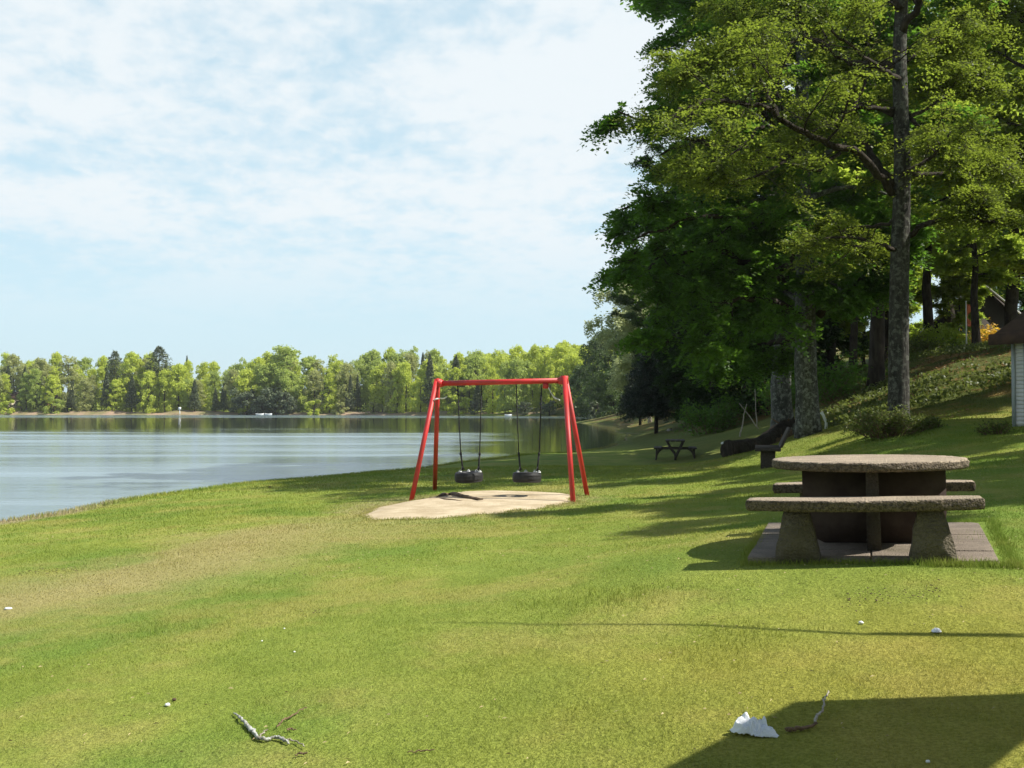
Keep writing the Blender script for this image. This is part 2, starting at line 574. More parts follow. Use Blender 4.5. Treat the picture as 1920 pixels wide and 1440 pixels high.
def mat_water():
    m, t, out = material('lake_water')
    p, g = pos(t)
    sp = t.n('ShaderNodeSeparateXYZ')
    t.l(p, sp.inputs[0])
    X, Y, Z = sp.outputs
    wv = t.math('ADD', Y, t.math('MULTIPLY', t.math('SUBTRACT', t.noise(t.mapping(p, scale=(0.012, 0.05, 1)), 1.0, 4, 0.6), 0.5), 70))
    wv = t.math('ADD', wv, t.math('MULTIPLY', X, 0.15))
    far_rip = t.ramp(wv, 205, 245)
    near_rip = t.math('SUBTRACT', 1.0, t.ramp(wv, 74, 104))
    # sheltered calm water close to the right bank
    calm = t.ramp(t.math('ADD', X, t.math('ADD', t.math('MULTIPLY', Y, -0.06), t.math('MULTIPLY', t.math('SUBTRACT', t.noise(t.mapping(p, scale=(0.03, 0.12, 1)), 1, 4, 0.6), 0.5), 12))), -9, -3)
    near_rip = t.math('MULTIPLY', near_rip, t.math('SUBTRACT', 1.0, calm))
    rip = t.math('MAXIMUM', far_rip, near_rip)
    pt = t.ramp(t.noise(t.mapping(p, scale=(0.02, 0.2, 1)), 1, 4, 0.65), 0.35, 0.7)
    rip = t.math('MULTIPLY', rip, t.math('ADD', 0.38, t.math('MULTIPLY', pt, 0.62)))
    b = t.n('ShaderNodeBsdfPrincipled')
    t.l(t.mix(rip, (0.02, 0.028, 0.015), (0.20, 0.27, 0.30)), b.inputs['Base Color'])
    b.inputs['IOR'].default_value = 1.333
    b.inputs['Specular IOR Level'].default_value = 0.75
    t.l(t.math('ADD', 0.05, t.math('MULTIPLY', rip, 0.20)), b.inputs['Roughness'])
    h = t.math('ADD', t.noise(t.mapping(p, scale=(0.7, 2.0, 1)), 2.2, 3, 0.6), t.math('MULTIPLY', t.noise(t.mapping(p, scale=(0.25, 0.9, 1)), 1.2, 2, 0.5), 1.5))
    bn = t.n('ShaderNodeBump', i_Distance=0.03)
    t.l(h, bn.inputs['Height'])
    t.l(t.math('ADD', 0.05, t.math('MULTIPLY', rip, 0.5)), bn.inputs['Strength'])
    t.l(bn.outputs[0], b.inputs['Normal'])
    t.l(b.outputs[0], out.inputs[0])
    return m


M = {}
M['ground'] = mat_ground()
M['blade'] = mat_blade()
M['water'] = mat_water()
M['sand'] = simple('sand', (0.40, 0.32, 0.205), 0.95, (0.54, 0.45, 0.31), 1.8, 0.9, 14, spec=0.1, dist=0.02)
M['bark_grey'] = mat_bark('grey_beech_bark', (0.034, 0.032, 0.028), (0.075, 0.071, 0.063), 1.0, (0.14, 0.145, 0.12))
M['bark_lichen'] = mat_bark('lichen_bark', (0.055, 0.055, 0.048), (0.13, 0.134, 0.12), 1.4, (0.26, 0.28, 0.245))
M['bark_dark'] = mat_bark('dark_bark', (0.028, 0.022, 0.017), (0.06, 0.05, 0.038))
M['leaf_olive'] = mat_leaf('olive_spring_leaf', (0.085, 0.122, 0.020), (0.18, 0.225, 0.034), 0.52, (0.36, 0.47, 0.045))
M['leaf_beech'] = mat_leaf('deep_green_beech_leaf', (0.042, 0.092, 0.014), (0.095, 0.18, 0.026), 0.47, (0.24, 0.50, 0.04))
M['leaf_shaded'] = mat_leaf('shade_painted_leaf', (0.020, 0.042, 0.009), (0.042, 0.078, 0.014), 0.35, (0.08, 0.2, 0.02))  # darkened beech leaf: deep shade of the wood painted into the colour
M['leaf_bright'] = mat_leaf('bright_green_leaf', (0.16, 0.24, 0.028), (0.28, 0.37, 0.05), 0.58, (0.60, 0.76, 0.09))
M['leaf_birch'] = mat_leaf('birch_leaf', (0.28, 0.33, 0.13), (0.46, 0.50, 0.25), 0.45)
M['leaf_willow'] = mat_leaf('waterside_leaf', (0.05, 0.09, 0.02), (0.10, 0.15, 0.035), 0.35)
M['needle'] = mat_leaf('dark_needles', (0.012, 0.025, 0.010), (0.028, 0.045, 0.018), 0.1)
M['far_yellow'] = mat_leaf('far_spring_leaf', (0.36, 0.43, 0.055), (0.54, 0.60, 0.10), 0.48, clump=0.25)
M['far_green'] = mat_leaf('far_green_leaf', (0.25, 0.33, 0.065), (0.42, 0.49, 0.12), 0.48, clump=0.25)
M['far_olive'] = mat_leaf('far_olive_leaf', (0.27, 0.30, 0.10), (0.42, 0.44, 0.17), 0.45, clump=0.25)
M['far_pine'] = mat_leaf('far_pine_needles', (0.075, 0.105, 0.055), (0.15, 0.18, 0.09), 0.2, clump=0.3)
M['cover'] = mat_leaf('groundcover_leaf', (0.06, 0.095, 0.02), (0.14, 0.17, 0.035), 0.4)
M['litter'] = mat_leaf('dry_leaf', (0.16, 0.08, 0.035), (0.32, 0.17, 0.08), 0.1)
M['yellow_leaf'] = mat_leaf('golden_leaf', (0.55, 0.28, 0.02), (0.80, 0.50, 0.05), 0.4)
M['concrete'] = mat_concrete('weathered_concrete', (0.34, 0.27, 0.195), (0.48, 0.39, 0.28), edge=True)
M['concrete_dark'] = mat_concrete('dark_leg_concrete', (0.10, 0.085, 0.06), (0.17, 0.145, 0.105))  # bench legs: darker all over than the seats
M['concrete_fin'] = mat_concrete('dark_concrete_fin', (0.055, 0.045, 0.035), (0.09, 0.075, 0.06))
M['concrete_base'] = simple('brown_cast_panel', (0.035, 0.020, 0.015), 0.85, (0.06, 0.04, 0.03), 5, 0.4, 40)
M['paving'] = mat_concrete('paving_slab', (0.22, 0.18, 0.14), (0.33, 0.27, 0.21), 90)
M['red'] = simple('red_paint', (0.58, 0.028, 0.028), 0.5, (0.40, 0.035, 0.03), 3.5, 0.15, 30, spec=0.5, dist=0.003)
M['rubber'] = simple('black_rubber', (0.012, 0.013, 0.014), 0.6, (0.024, 0.025, 0.027), 9, 0.3, 60)
M['rope'] = simple('black_rope', (0.02, 0.02, 0.022), 0.8)
M['steel'] = simple('galvanised_steel', (0.45, 0.45, 0.45), 0.4, metal=0.8)
M['tape'] = simple('white_tape', (0.78, 0.80, 0.80), 0.6)
M['wood_dark'] = simple('dark_stained_timber', (0.035, 0.028, 0.022), 0.8, (0.065, 0.052, 0.04), 4, 0.4, 30, mapscale=(8, 1, 8))
M['timber'] = simple('brown_timber', (0.16, 0.095, 0.05), 0.75, (0.22, 0.14, 0.08), 4, 0.3, 30, mapscale=(8, 1, 8))
M['white_paint'] = simple('grey_white_paint', (0.62, 0.63, 0.60), 0.6, (0.70, 0.70, 0.67), 3, 0.1, 20)
M['groove'] = simple('grey_blue_frame_paint', (0.36, 0.40, 0.42), 0.6)
M['roof_brown'] = simple('brown_roof', (0.055, 0.032, 0.024), 0.9, (0.085, 0.05, 0.035), 5, 0.5, 20)
M['paper'] = simple('white_paper', (0.80, 0.83, 0.86), 0.8, (0.72, 0.74, 0.77), 9, 0.3, 30)
M['twig'] = simple('grey_twig', (0.42, 0.39, 0.33), 0.9, (0.26, 0.22, 0.17), 30, 0.6, 60)
M['twig_brown'] = simple('brown_twig', (0.20, 0.13, 0.075), 0.9, (0.10, 0.06, 0.035), 20, 0.6, 60)
M['lichen'] = simple('grey_lichen_stick', (0.52, 0.54, 0.50), 0.95, (0.25, 0.24, 0.20), 35, 1.0, 60)
M['brick'] = simple('orange_brick', (0.45, 0.17, 0.075), 0.85, (0.34, 0.13, 0.06), 1.5)
M['cream'] = simple('cream_render', (0.66, 0.58, 0.42), 0.8)
M['straw'] = simple('straw', (0.50, 0.43, 0.24), 0.9, (0.36, 0.28, 0.14), 40)
M['stone'] = simple('grey_stone', (0.26, 0.25, 0.22), 0.9, (0.38, 0.36, 0.33), 5, 0.6, 12)
M['soil'] = simple('dark_soil', (0.08, 0.055, 0.035), 1.0, (0.15, 0.10, 0.06), 7, 0.8, 25)
M['redflag'] = simple('red_flag_cloth', (0.55, 0.14, 0.06), 0.8)
M['glass'] = simple('window_glass', (0.02, 0.025, 0.03), 0.1, spec=0.8)

# ------------------------------------------------------------------ ground sheet and water
def axis(lo, hi, c, fine, n):
    """coordinates dense (step fine) around c, growing to lo and hi"""
    def side(span, n):
        lo_, hi_ = 1.0001, 1.2
        for _ in range(60):
            q = (lo_ + hi_) / 2
            if fine * (q ** n - 1) / (q - 1) > span: hi_ = q
            else: lo_ = q
        s = fine * (q ** np.arange(n + 1) - 1) / (q - 1)
        return s
    b = c - side(c - lo, n)[::-1]
    a = c + side(hi - c, n)
    return np.r_[b, a[1:]]


gx = axis(-2500, 2500, 1.0, 0.10, 210)
gy = np.r_[axis(-1500, 3500, 8, 0.10, 230)]
GX, GY = np.meshgrid(gx, gy)
GZ = gz(GX, GY)
nx, ny = len(gx), len(gy)
ii = (np.arange(ny - 1)[:, None] * nx + np.arange(nx - 1)[None, :]).ravel()
gm = MB()
gm.add(np.stack([GX.ravel(), GY.ravel(), GZ.ravel()], 1), np.stack([ii, ii + 1, ii + nx + 1, ii + nx], 1))
tag(gm.build('ground', M['ground'], smooth=True), kind='structure')
wm = MB()
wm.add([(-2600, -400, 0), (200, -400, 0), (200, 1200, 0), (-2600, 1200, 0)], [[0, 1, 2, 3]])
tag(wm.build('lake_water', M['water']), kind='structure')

# ------------------------------------------------------------------ sand patch under the swing
rng = np.random.default_rng(11)
def in_poly(x, y, poly):
    ins = np.zeros(np.shape(x), bool)
    j = len(poly) - 1
    for i in range(len(poly)):
        xi, yi = poly[i]; xj, yj = poly[j]
        c = ((yi > y) != (yj > y)) & (x < (xj - xi) * (y - yi) / (yj - yi + 1e-12) + xi)
        ins ^= c
        j = i
    return ins


sand_px = [(680, 967), (700, 974), (760, 974), (840, 971), (920, 964), (1000, 955), (1070, 944), (1078, 934), (1060, 926), (1000, 923), (930, 921), (870, 923), (830, 929), (790, 938), (745, 945), (715, 952)]
sand_w = np.array([ground_at(*q)[:2] for q in sand_px])
# refine and roughen the outline
op = []
op0 = []
for i in range(len(sand_w)):
    a, b = sand_w[i], sand_w[(i + 1) % len(sand_w)]
    m_ = max(2, int(np.linalg.norm(b - a) / 0.06))
    for k in range(m_):
        q = a + (b - a) * k / m_
        op0.append(q)
        op.append(q + rng.normal(0, 0.03, 2) + 0.07 * np.array([math.sin(q[0] * 7 + q[1] * 3) + .6 * math.sin(q[0] * 17), math.cos(q[1] * 6) + .7 * math.sin(q[0] * 13 + 1)]))
op = np.array(op)
op0 = np.array(op0)
cen = op.mean(0)
rings = [op] + [cen + (op0 - cen) * k for k in (.90, .75, .6, .45, .3, .15)]
V = []
for k, rg in enumerate(rings):
    z = gz(rg[:, 0], rg[:, 1]) + (0.006 if k == 0 else 0.035) - .012 * (k > 1) * np.exp(-((rg[:, 0] + .75) / .35) ** 2 - ((rg[:, 1] - 18.3) / .35) ** 2) - .012 * (k > 1) * np.exp(-((rg[:, 0] - .25) / .35) ** 2 - ((rg[:, 1] - 18.1) / .35) ** 2)
    V.append(np.c_[rg, z])
V.append(np.array([[*cen, g1(*cen) + 0.016]]))
m_ = len(op)
sm = MB()
f4 = []
for k in range(len(rings) - 1):
    for i in range(m_):
        j = (i + 1) % m_
        f4.append([k * m_ + i, k * m_ + j, (k + 1) * m_ + j, (k + 1) * m_ + i])
f3 = [[(len(rings) - 1) * m_ + i, (len(rings) - 1) * m_ + (i + 1) % m_, len(rings) * m_] for i in range(m_)]
sm.add(np.vstack(V), f4, f3)
tag(sm.build('sand_patch', M['sand'], smooth=True), kind='structure')
SAND = op

# ------------------------------------------------------------------ grass
def blades(x, y, h, wdt, rng, lean=0.5, zoff=0.0):
    n = len(x)
    z = gz(x, y) - 0.004 + zoff
    a = rng.uniform(0, 2 * PI, n)
    b = rng.uniform(0, 2 * PI, n)
    w_ = wdt * rng.uniform(.6, 1.3, n)
    h_ = h * rng.uniform(.45, 1.35, n)
    l = lean * h_ * rng.uniform(0.2, 1.4, n)
    P = np.empty((n, 3, 3))
    P[:, 0] = np.stack([x - w_ * np.cos(a), y - w_ * np.sin(a), z], 1)
    P[:, 1] = np.stack([x + w_ * np.cos(a), y + w_ * np.sin(a), z], 1)
    P[:, 2] = np.stack([x + l * np.cos(b), y + l * np.sin(b), z + h_], 1)
    return P.reshape(-1, 3), np.arange(n * 3).reshape(-1, 3)


TABLE_C = np.array([2.93, 8.08])
def table_local(x, y):
    a = R(-20)
    dx, dy = x - TABLE_C[0], y - TABLE_C[1]
    return dx * math.cos(a) + dy * math.sin(a), -dx * math.sin(a) + dy * math.cos(a)


def grass_fill(y0, y1, dens, h, wdt, rng):
    area = 0.5 * 1.76 * (y1 ** 2 - y0 ** 2)
    n = int(area * dens)
    Y = np.sqrt(rng.uniform(y0 ** 2, y1 ** 2, n))
    q = rng.uniform(-0.88, 0.88, n)
    X = q * Y
    keep = ~in_poly(X, Y, SAND) & (rng.uniform(0, 1, n) < np.clip(1 - (np.abs(q) - .58) / .34, 0, 1))
    lx, ly = table_local(X, Y)
    keep &= ~((np.abs(lx) < .90 + .04 * (ly + 1) + .02 * np.sin(ly * 9)) & (ly > -1.0) & (ly < 1.48))
    X, Y = X[keep], Y[keep]
    k = gz(X, Y) > 0.025
    X, Y = X[k], Y[k]
    hh = h * (0.65 + 0.5 * (smooth_noise(X, Y, 21, 3, 1.1) + 1) / 2 + 0.25 * (smooth_noise(X, Y, 22, 2, 6) > 0.3))
    return blades(X, Y, hh, wdt * 1.0, rng, 0.8)


gb = MB()
rng = np.random.default_rng(5)
for (y0, y1, dens, h, wd) in ((3.0, 6, 11000, .014, .0017), (6, 9, 5200, .016, .0024), (9, 14, 2200, .020, .0036), (14, 22, 800, .032, .006), (22, 34, 260, .045, .010)):
    P, F = grass_fill(y0, y1, dens, h, wd, rng)
    gb.add(P, f3=F)
# taller tufts along the shore, the slab and the sand
def tuft_line(pts, n, h, spread, wd=.004):
    pts = np.asarray(pts, float)
    i = rng.integers(0, len(pts) - 1, n)
    u = rng.uniform(0, 1, n)
    q = pts[i] + (pts[i + 1] - pts[i]) * u[:, None] + rng.normal(0, spread, (n, 2))
    P, F = blades(q[:, 0], q[:, 1], np.full(n, h), wd, rng, .5)
    gb.add(P, f3=F)


tuft_line(np.vstack([SAND, SAND[:1]]), 5200, .04, .05, .006)
tuft_line(np.vstack([SAND, SAND[:1]]), 3000, .03, .15, .006)
SL = lambda lx, ly: (TABLE_C[0] + lx * math.cos(R(-20)) - ly * math.sin(R(-20)), TABLE_C[1] + lx * math.sin(R(-20)) + ly * math.cos(R(-20)))
tuft_line([SL(-1.01, 1.52), SL(-.90, -1.0), SL(.90, -1.0), SL(1.01, 1.52), SL(-1.01, 1.52)], 8000, .04, .03, .003)
tuft_line([SL(.30, -1.06), SL(.95, -1.06)], 900, .06, .035, .003)
shore = CP[33:42, :2]
sh = []
for i in range(len(shore) - 1):
    for k in range(8):
        sh.append(shore[i] + (shore[i + 1] - shore[i]) * k / 8 + np.array([.25, -.15]))
tuft_line(sh, 14000, .09, .20, .012)
for cx, cy, n, h in ((1455, 926, 110, .13), (1432, 934, 60, .10), (1850, 1012, 160, .05), (1075, 945, 90, .06), (815, 922, 60, .06), (1150, 1120, 900, .04), (1370, 1195, 500, .035), (350, 1180, 500, .03)):
    q = ground_at(cx, cy)
    r_ = .09 if h > .055 else .28
    P, F = blades(q[0] + rng.normal(0, r_, n), q[1] + rng.normal(0, r_ * .9, n), np.full(n, h), .0035, rng, .45)
    gb.add(P, f3=F)
st = MB()
n = 2600
Yq = np.sqrt(rng.uniform(9, 15 ** 2, n)); Xq = rng.uniform(-.56, .56, n) * Yq
lx, ly = table_local(Xq, Yq)
k = (smooth_noise(Xq, Yq, 44, 3, .9) > -.15) & ~((np.abs(lx) < 1.0) & (ly > -1.0) & (ly < 1.5))
Xq, Yq = Xq[k], Yq[k]; n = len(Xq)
an = rng.uniform(0, PI, n); L_ = rng.uniform(.012, .035, n); zq = gz(Xq, Yq) + rng.uniform(.008, .018, n)
dx_, dy_ = np.cos(an) * L_, np.sin(an) * L_
st.add(np.stack([np.stack([Xq - dx_ / 2, Yq - dy_ / 2, zq], 1), np.stack([Xq - dy_ * .05, Yq + dx_ * .05, zq + .006], 1), np.stack([Xq + dx_ / 2, Yq + dy_ / 2, zq + rng.uniform(-.006, .01, n)], 1)], 1).reshape(-1, 3), f3=np.arange(n * 3).reshape(-1, 3))
tag(st.build('dead_grass', M['straw']), 'pale dry grass stalks lying flat in the lawn', 'dead grass', kind='stuff')
tag(gb.build('lawn_grass', M['blade']), 'short mown lawn grass between the lake and the picnic table', 'grass', kind='stuff')


# ------------------------------------------------------------------ round concrete table and its two benches
def rough_slab(mb, outline, z0, z1, rng, jit=.006, bev=.010, crown=0.0):
    """thick slab with chipped, uneven edges"""
    o = np.asarray(outline, float)
    m = len(o)
    cen = o.mean(0)
    d = (o - cen) / (np.linalg.norm(o - cen, axis=1, keepdims=True) + 1e-9)
    def ring(off, z, j):
        e = rng.normal(0, j, (m, 1))
        e = (e + np.roll(e, 1, 0)) / 2
        return np.c_[o + d * (off + e), np.full(m, z) + rng.normal(0, j * .35, m)]
    h = z1 - z0
    rings = [ring(-bev * 1.5, z0, jit * .5), ring(0, z0 + h * .15, jit), ring(0, z0 + h * .38, jit), ring(0, z0 + h * .62, jit), ring(0, z0 + h * .85, jit), ring(-bev, z1 - .001, jit * .5),
             np.c_[cen + (o - cen) * .93, np.full(m, z1 + .001)], np.c_[cen + (o - cen) * .5, np.full(m, z1 + .002)]]
    V = np.vstack(rings + [[[*cen, z0]], [[*cen, z1 + .002]]])
    f4 = [[k * m + i, k * m + (i + 1) % m, (k + 1) * m + (i + 1) % m, (k + 1) * m + i] for k in range(len(rings) - 1) for i in range(m)]
    f3 = [[(i + 1) % m, i, len(rings) * m] for i in range(m)] + [[(len(rings) - 1) * m + i, (len(rings) - 1) * m + (i + 1) % m, len(rings) * m + 1] for i in range(m)]
    mb.add(V, f4, f3)


def slab_y(mb, outline, y0, y1, lean=0.0):
    """upright slab: an x-z outline given its thickness from y0 to y1"""
    o = np.asarray(outline, float)
    m = len(o)
    V = np.vstack([np.c_[o[:, 0], np.full(m, y0) + lean * o[:, 1], o[:, 1]], np.c_[o[:, 0], np.full(m, y1) - lean * o[:, 1], o[:, 1]], [[o[:, 0].mean(), y0 + lean * o[:, 1].mean(), o[:, 1].mean()], [o[:, 0].mean(), y1 - lean * o[:, 1].mean(), o[:, 1].mean()]]])
    mb.add(V, [[i, m + i, m + (i + 1) % m, (i + 1) % m] for i in range(m)], [[i, (i + 1) % m, 2 * m] for i in range(m)] + [[m + (i + 1) % m, m + i, 2 * m + 1] for i in range(m)])


rng = np.random.default_rng(2)
TZ = 1.105
TROT = (0, R(-2.3), R(-20))
table = empty('picnic_table', (*TABLE_C, TZ), (0, R(-1.2), R(-20)), label='round grey concrete picnic table with a dark cross-shaped base, on paving between two benches', cat='picnic table')
mb = MB()
a = np.arange(190) / 190 * 2 * PI
rough_slab(mb, np.c_[-.035 + .748 * np.cos(a), .75 * np.sin(a)], .622, .692, rng, .006)
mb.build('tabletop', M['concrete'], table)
mb = MB()
half = [(.36 + .185 * math.sqrt(max(0, 1 - (1 - z / .32) ** 2)), z) for z in np.linspace(0, .32, 9)] + [(.545, .621)]
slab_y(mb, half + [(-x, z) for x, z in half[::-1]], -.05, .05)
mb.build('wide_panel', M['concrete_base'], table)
mb = MB()
for s in (-1, 1):
    mb.hexa([(-.052, s * .053 if s > 0 else -.50, 0), (.052, s * .053 if s > 0 else -.50, 0), (.052, .50 if s > 0 else -.053, 0), (-.052, .50 if s > 0 else -.053, 0),
             (-.045, s * .053 if s > 0 else -.56, .619), (.045, s * .053 if s > 0 else -.56, .619), (.045, .56 if s > 0 else -.053, .619), (-.045, .56 if s > 0 else -.053, .619)])
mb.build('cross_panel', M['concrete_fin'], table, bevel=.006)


def bench(name, side, label):
    t = empty(name, (*TABLE_C, TZ), TROT, label=label, cat='bench', group='concrete benches at the round table')
    HL, SH_ = (.815, -.075) if side < 0 else (.835, -.01)
    xs = np.linspace(-1, 1, 90) * HL
    inner = np.c_[xs[::-1], np.full(90, .70)]
    outer = np.c_[xs, .93 + .16 * (1 - (xs / HL) ** 2)]
    ends = [np.c_[np.full(10, HL + .003), np.linspace(.92, .71, 10)], np.c_[np.full(10, -HL - .003), np.linspace(.71, .92, 10)]]
    o = np.vstack([outer, ends[0], inner, ends[1]])
    o = o + [SH_, 0]
    if side < 0: o = np.c_[o[:, 0], -o[:, 1]][::-1]
    mb = MB()
    rough_slab(mb, o, .362, .442, rng, .005)
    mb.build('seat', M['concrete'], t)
    for x in (-.53, .39):
        mb = MB()
        zs = np.linspace(-.03, .366, 9)
        wd = .158 - .075 * (np.clip(zs, 0, 1) / .366) ** 1.15
        y0, y1 = sorted((side * .80, side * 1.0))
        slab_y(mb, [(x + a_ + rng.normal(0, .003), z) for a_, z in zip(wd, zs)] + [(x - a_ + rng.normal(0, .003), z) for a_, z in zip(wd[::-1], zs[::-1])], y0, y1, .05)
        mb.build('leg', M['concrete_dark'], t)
    return t


bench('concrete_bench', -1, 'curved concrete bench on two tapered legs, on the near side of the round table')
bench('concrete_bench', 1, 'curved concrete bench half hidden behind the round table, on its far side')

pv = MB()
ys = [-.95, -.46, .03, .52, 1.01, 1.50]
for y0, y1 in zip(ys[:-1], ys[1:]):
    for u0, u1 in ((-1, -.5), (-.5, .02), (.02, .52), (.52, 1)):
        z = rng.normal(.014, .003)
        h0, h1 = .86 + .035 * (y0 + .95), .86 + .035 * (y1 + .95)
        e = .006
        P = [(u0 * h0 + e - .04, y0 + e), (u1 * h0 - e - .04, y0 + e), (u1 * h1 - e - .04, y1 - e), (u0 * h1 + e - .04, y1 - e)]
        pv.hexa([(*p, -.05) for p in P] + [(*p, z) for p in P])
pv.box((-.04, .27, -.055), (1.70, 2.40, .10))
o = pv.build('paving', M['paving'], bevel=.006)
o.location = (*TABLE_C, TZ)
o.rotation_euler = TROT
tag(o, kind='structure')

# ------------------------------------------------------------------ red swing frame with two tyre swings
def dz(p, d):
    p = np.array(p, float); p[2] += d; return p


TL, TR = wpt(821, 719, 18.9), wpt(1058, 713.5, 18.1)
FL, BL = ground_at(770, 939), ground_at(815, 920)
FR, BR = ground_at(1075, 943), ground_at(1102, 929)
sw0 = (TL + TR) / 2
SW = empty('swing_frame', (sw0[0], sw0[1], g1(sw0[0], sw0[1])), label='red painted metal A-frame swing stand over a bare sand patch', cat='swing frame')
off = np.array(SW.location)
mb = MB()
ax = (TR - TL) / np.linalg.norm(TR - TL)
mb.tube([TL + ax * .02 - off, TR - ax * .02 - off], .050, 20)
mb.build('crossbar', M['red'], SW, smooth=True)
for top, foot, s in ((TL, FL, 1), (TL, BL, -1), (TR, FR, 1), (TR, BR, -1)):
    mb = MB()
    side = (foot - top); side[2] = 0; side /= np.linalg.norm(side)
    mb.tube([top + side * .03 + (0, 0, .07) - off, foot - (0, 0, .06) - off], .045, 18)
    mb.build('leg', M['red'], SW, smooth=True)
for p, s in ((TL, 1), (TR, -1)):
    mb = MB()
    mb.tube([p - ax * s * .035 - off, p + ax * s * .10 - off], [.082, .066], 16)
    mb.tube([p + (0, 0, -.06) - off, p + (0, 0, .085) - off], .072, 16)
    mb.build('corner_joint', M['red'], SW, smooth=False)
mb = MB()
pc = TR - ax * .35 - (0, 0, .09)
mb.box(pc - off, (.09, .07, .10), math.atan2(ax[1], ax[0]))
mb.build('bracket', M['red'], SW)


def bar_pt(px):
    """point on the underside of the crossbar seen at column px"""
    u = (px - 821) / (1058 - 821)
    lo, hi = 0, 1
    for _ in range(40):
        m_ = (lo + hi) / 2
        q = TL + (TR - TL) * m_
        if 960 + FPX * q[0] / q[1] < px: lo = m_
        else: hi = m_
    return TL + (TR - TL) * lo - np.array([0, 0, .055])


def tyre_swing(cx, cy, tops, grips, tilt, label):
    mid = bar_pt(cx)
    c = wpt(cx, cy, mid[1])
    t = empty('tyre_swing', c, (0, 0, 0), label=label, cat='tyre swing', group='tyre swings on the red frame')
    mb = MB()
    prof = []
    for k in range(20):
        q = k / 20 * 2 * PI
        cr, sr = math.cos(q), math.sin(q)
        prof.append((.200 + .066 * abs(cr) ** .6 * np.sign(cr), .096 * abs(sr) ** .75 * np.sign(sr)))
    mb.lathe(prof, sides=56, closed=True)
    ty = mb.build('tyre', M['rubber'], t, smooth=True)
    ty.rotation_euler = tilt
    mb = MB()
    for k in (-.075, -.03, .03, .075):
        z = k
        rr = .268 - (.012 if abs(k) > .06 else 0)
        mb.lathe([(rr - .004, z - .004), (rr + .0025, z - .003), (rr + .0025, z + .003), (rr - .004, z + .004)], sides=56, closed=True)
    mb.build('tread_rib', M['rubber'], ty, smooth=True)
    for px, gx_ in zip(tops, grips):
        b = bar_pt(px) - c
        e = np.array([gx_, .0, .12])
        mb = MB()
        kn = e * .80 + b * .20 + np.array([0, 0, .0]); kn[0] = e[0] * .6 + b[0] * .4
        mb.tube([b, (b + kn) / 2, kn], .0115, 6)
        mb.tube([kn, kn + (e - kn) * .5, e], .017, 7)
        mb.tube([kn + (0, 0, .02), kn - (0, 0, .03)], .022, 8)
        for s in (-1, 1):
            mb.tube([e + (e - kn) * -.25, e + np.array([s * .035, s * .13, 0])], .007, 6)
        mb.build('rope', M['rope'], t)
    for gx_, gy_ in ((grips[0] - .05, -.05), (grips[0] + .10, .10), (grips[1] - .04, .08), (grips[1] + .03, -.10)):
        mb = MB()
        mb.box((gx_, gy_, .098), (.06, .028, .016), .3)
        mb.tube([(gx_ - .02, gy_, .11), (gx_, gy_, .128), (gx_ + .02, gy_, .11)], .008, 6)
        mb.build('hanger_clip', M['tape'], t)
    return t


tyre_swing(879, 894, (858, 903), (-.11, .18), (R(2), R(-2), 0), 'black tyre hanging level on ropes, the left swing on the red frame')
tyre_swing(988, 895, (968, 1016), (-.12, .19), (R(-3), R(2), R(20)), 'black tyre hanging on ropes, the right swing beside the ribboned leg')

def ribbon(name, pts, w_, label, cat):
    mb = MB()
    pts = np.array(pts)
    V = []
    for i, p in enumerate(pts):
        up = np.array([0, .3 * math.sin(i * 1.7), 1]) * w_ * (1 + .3 * math.sin(i * 2.3))
        V += [p - up, p + up, p + up + (.0, .004, 0), p - up + (.0, .004, 0)]
    f = []
    for i in range(len(pts) - 1):
        for k in range(4):
            f.append([i * 4 + k, i * 4 + (k + 1) % 4, i * 4 + 4 + (k + 1) % 4, i * 4 + 4 + k])
    f += [[3, 2, 1, 0], [len(V) - 4, len(V) - 3, len(V) - 2, len(V) - 1]]
    mb.add(V, f)
    o = mb.build(name, M['tape'])
    return tag(o, label, cat)


d0 = pc[1] - .05
ribbon('ribbon', [wpt(x, y, d0) for x, y in ((1028, 727), (1031, 732), (1034, 738), (1038, 744), (1042, 747), (1046, 748), (1050, 751))], .016, 'twisted white ribbon hanging from the right end of the red crossbar', 'ribbon')
d1 = (TL + (FL - TL) * .15)[1] - .07
ribbon('tape_end', [wpt(x, y, d1 + .01 * i) for i, (x, y) in enumerate(((813, 750), (818, 748), (825, 747), (832, 747), (838, 744)))], .013, 'short white tape end sticking out from the left legs of the swing', 'tape')

# low dark strips laid in the sand under the swings
mt = MB()
rng = np.random.default_rng(8)
def drape_strip(mb, pxs, wd, lift=.03):
    P = np.array([ground_at(*q) for q in pxs])
    P[:, 2] += lift
    mb.tube(P, wd, 7, wob=.18, rng=rng, flat=.55)


drape_strip(mt, [(820, 936), (832, 932), (850, 931), (868, 935), (888, 939), (905, 941)], [.03, .07, .085, .07, .045, .015], .045)
drape_strip(mt, [(824, 937), (835, 940), (852, 941), (866, 943)], [.02, .035, .035, .015], .03)
drape_strip(mt, [(922, 941), (935, 941), (949, 941)], [.008, .02, .008], .02)
drape_strip(mt, [(963, 941), (972, 944), (984, 946)], [.01, .028, .01], .02)
tag(mt.build('dark_strips', M['soil'], smooth=True), 'low dark strips half buried in the sand under the left swing', 'rubber mat')

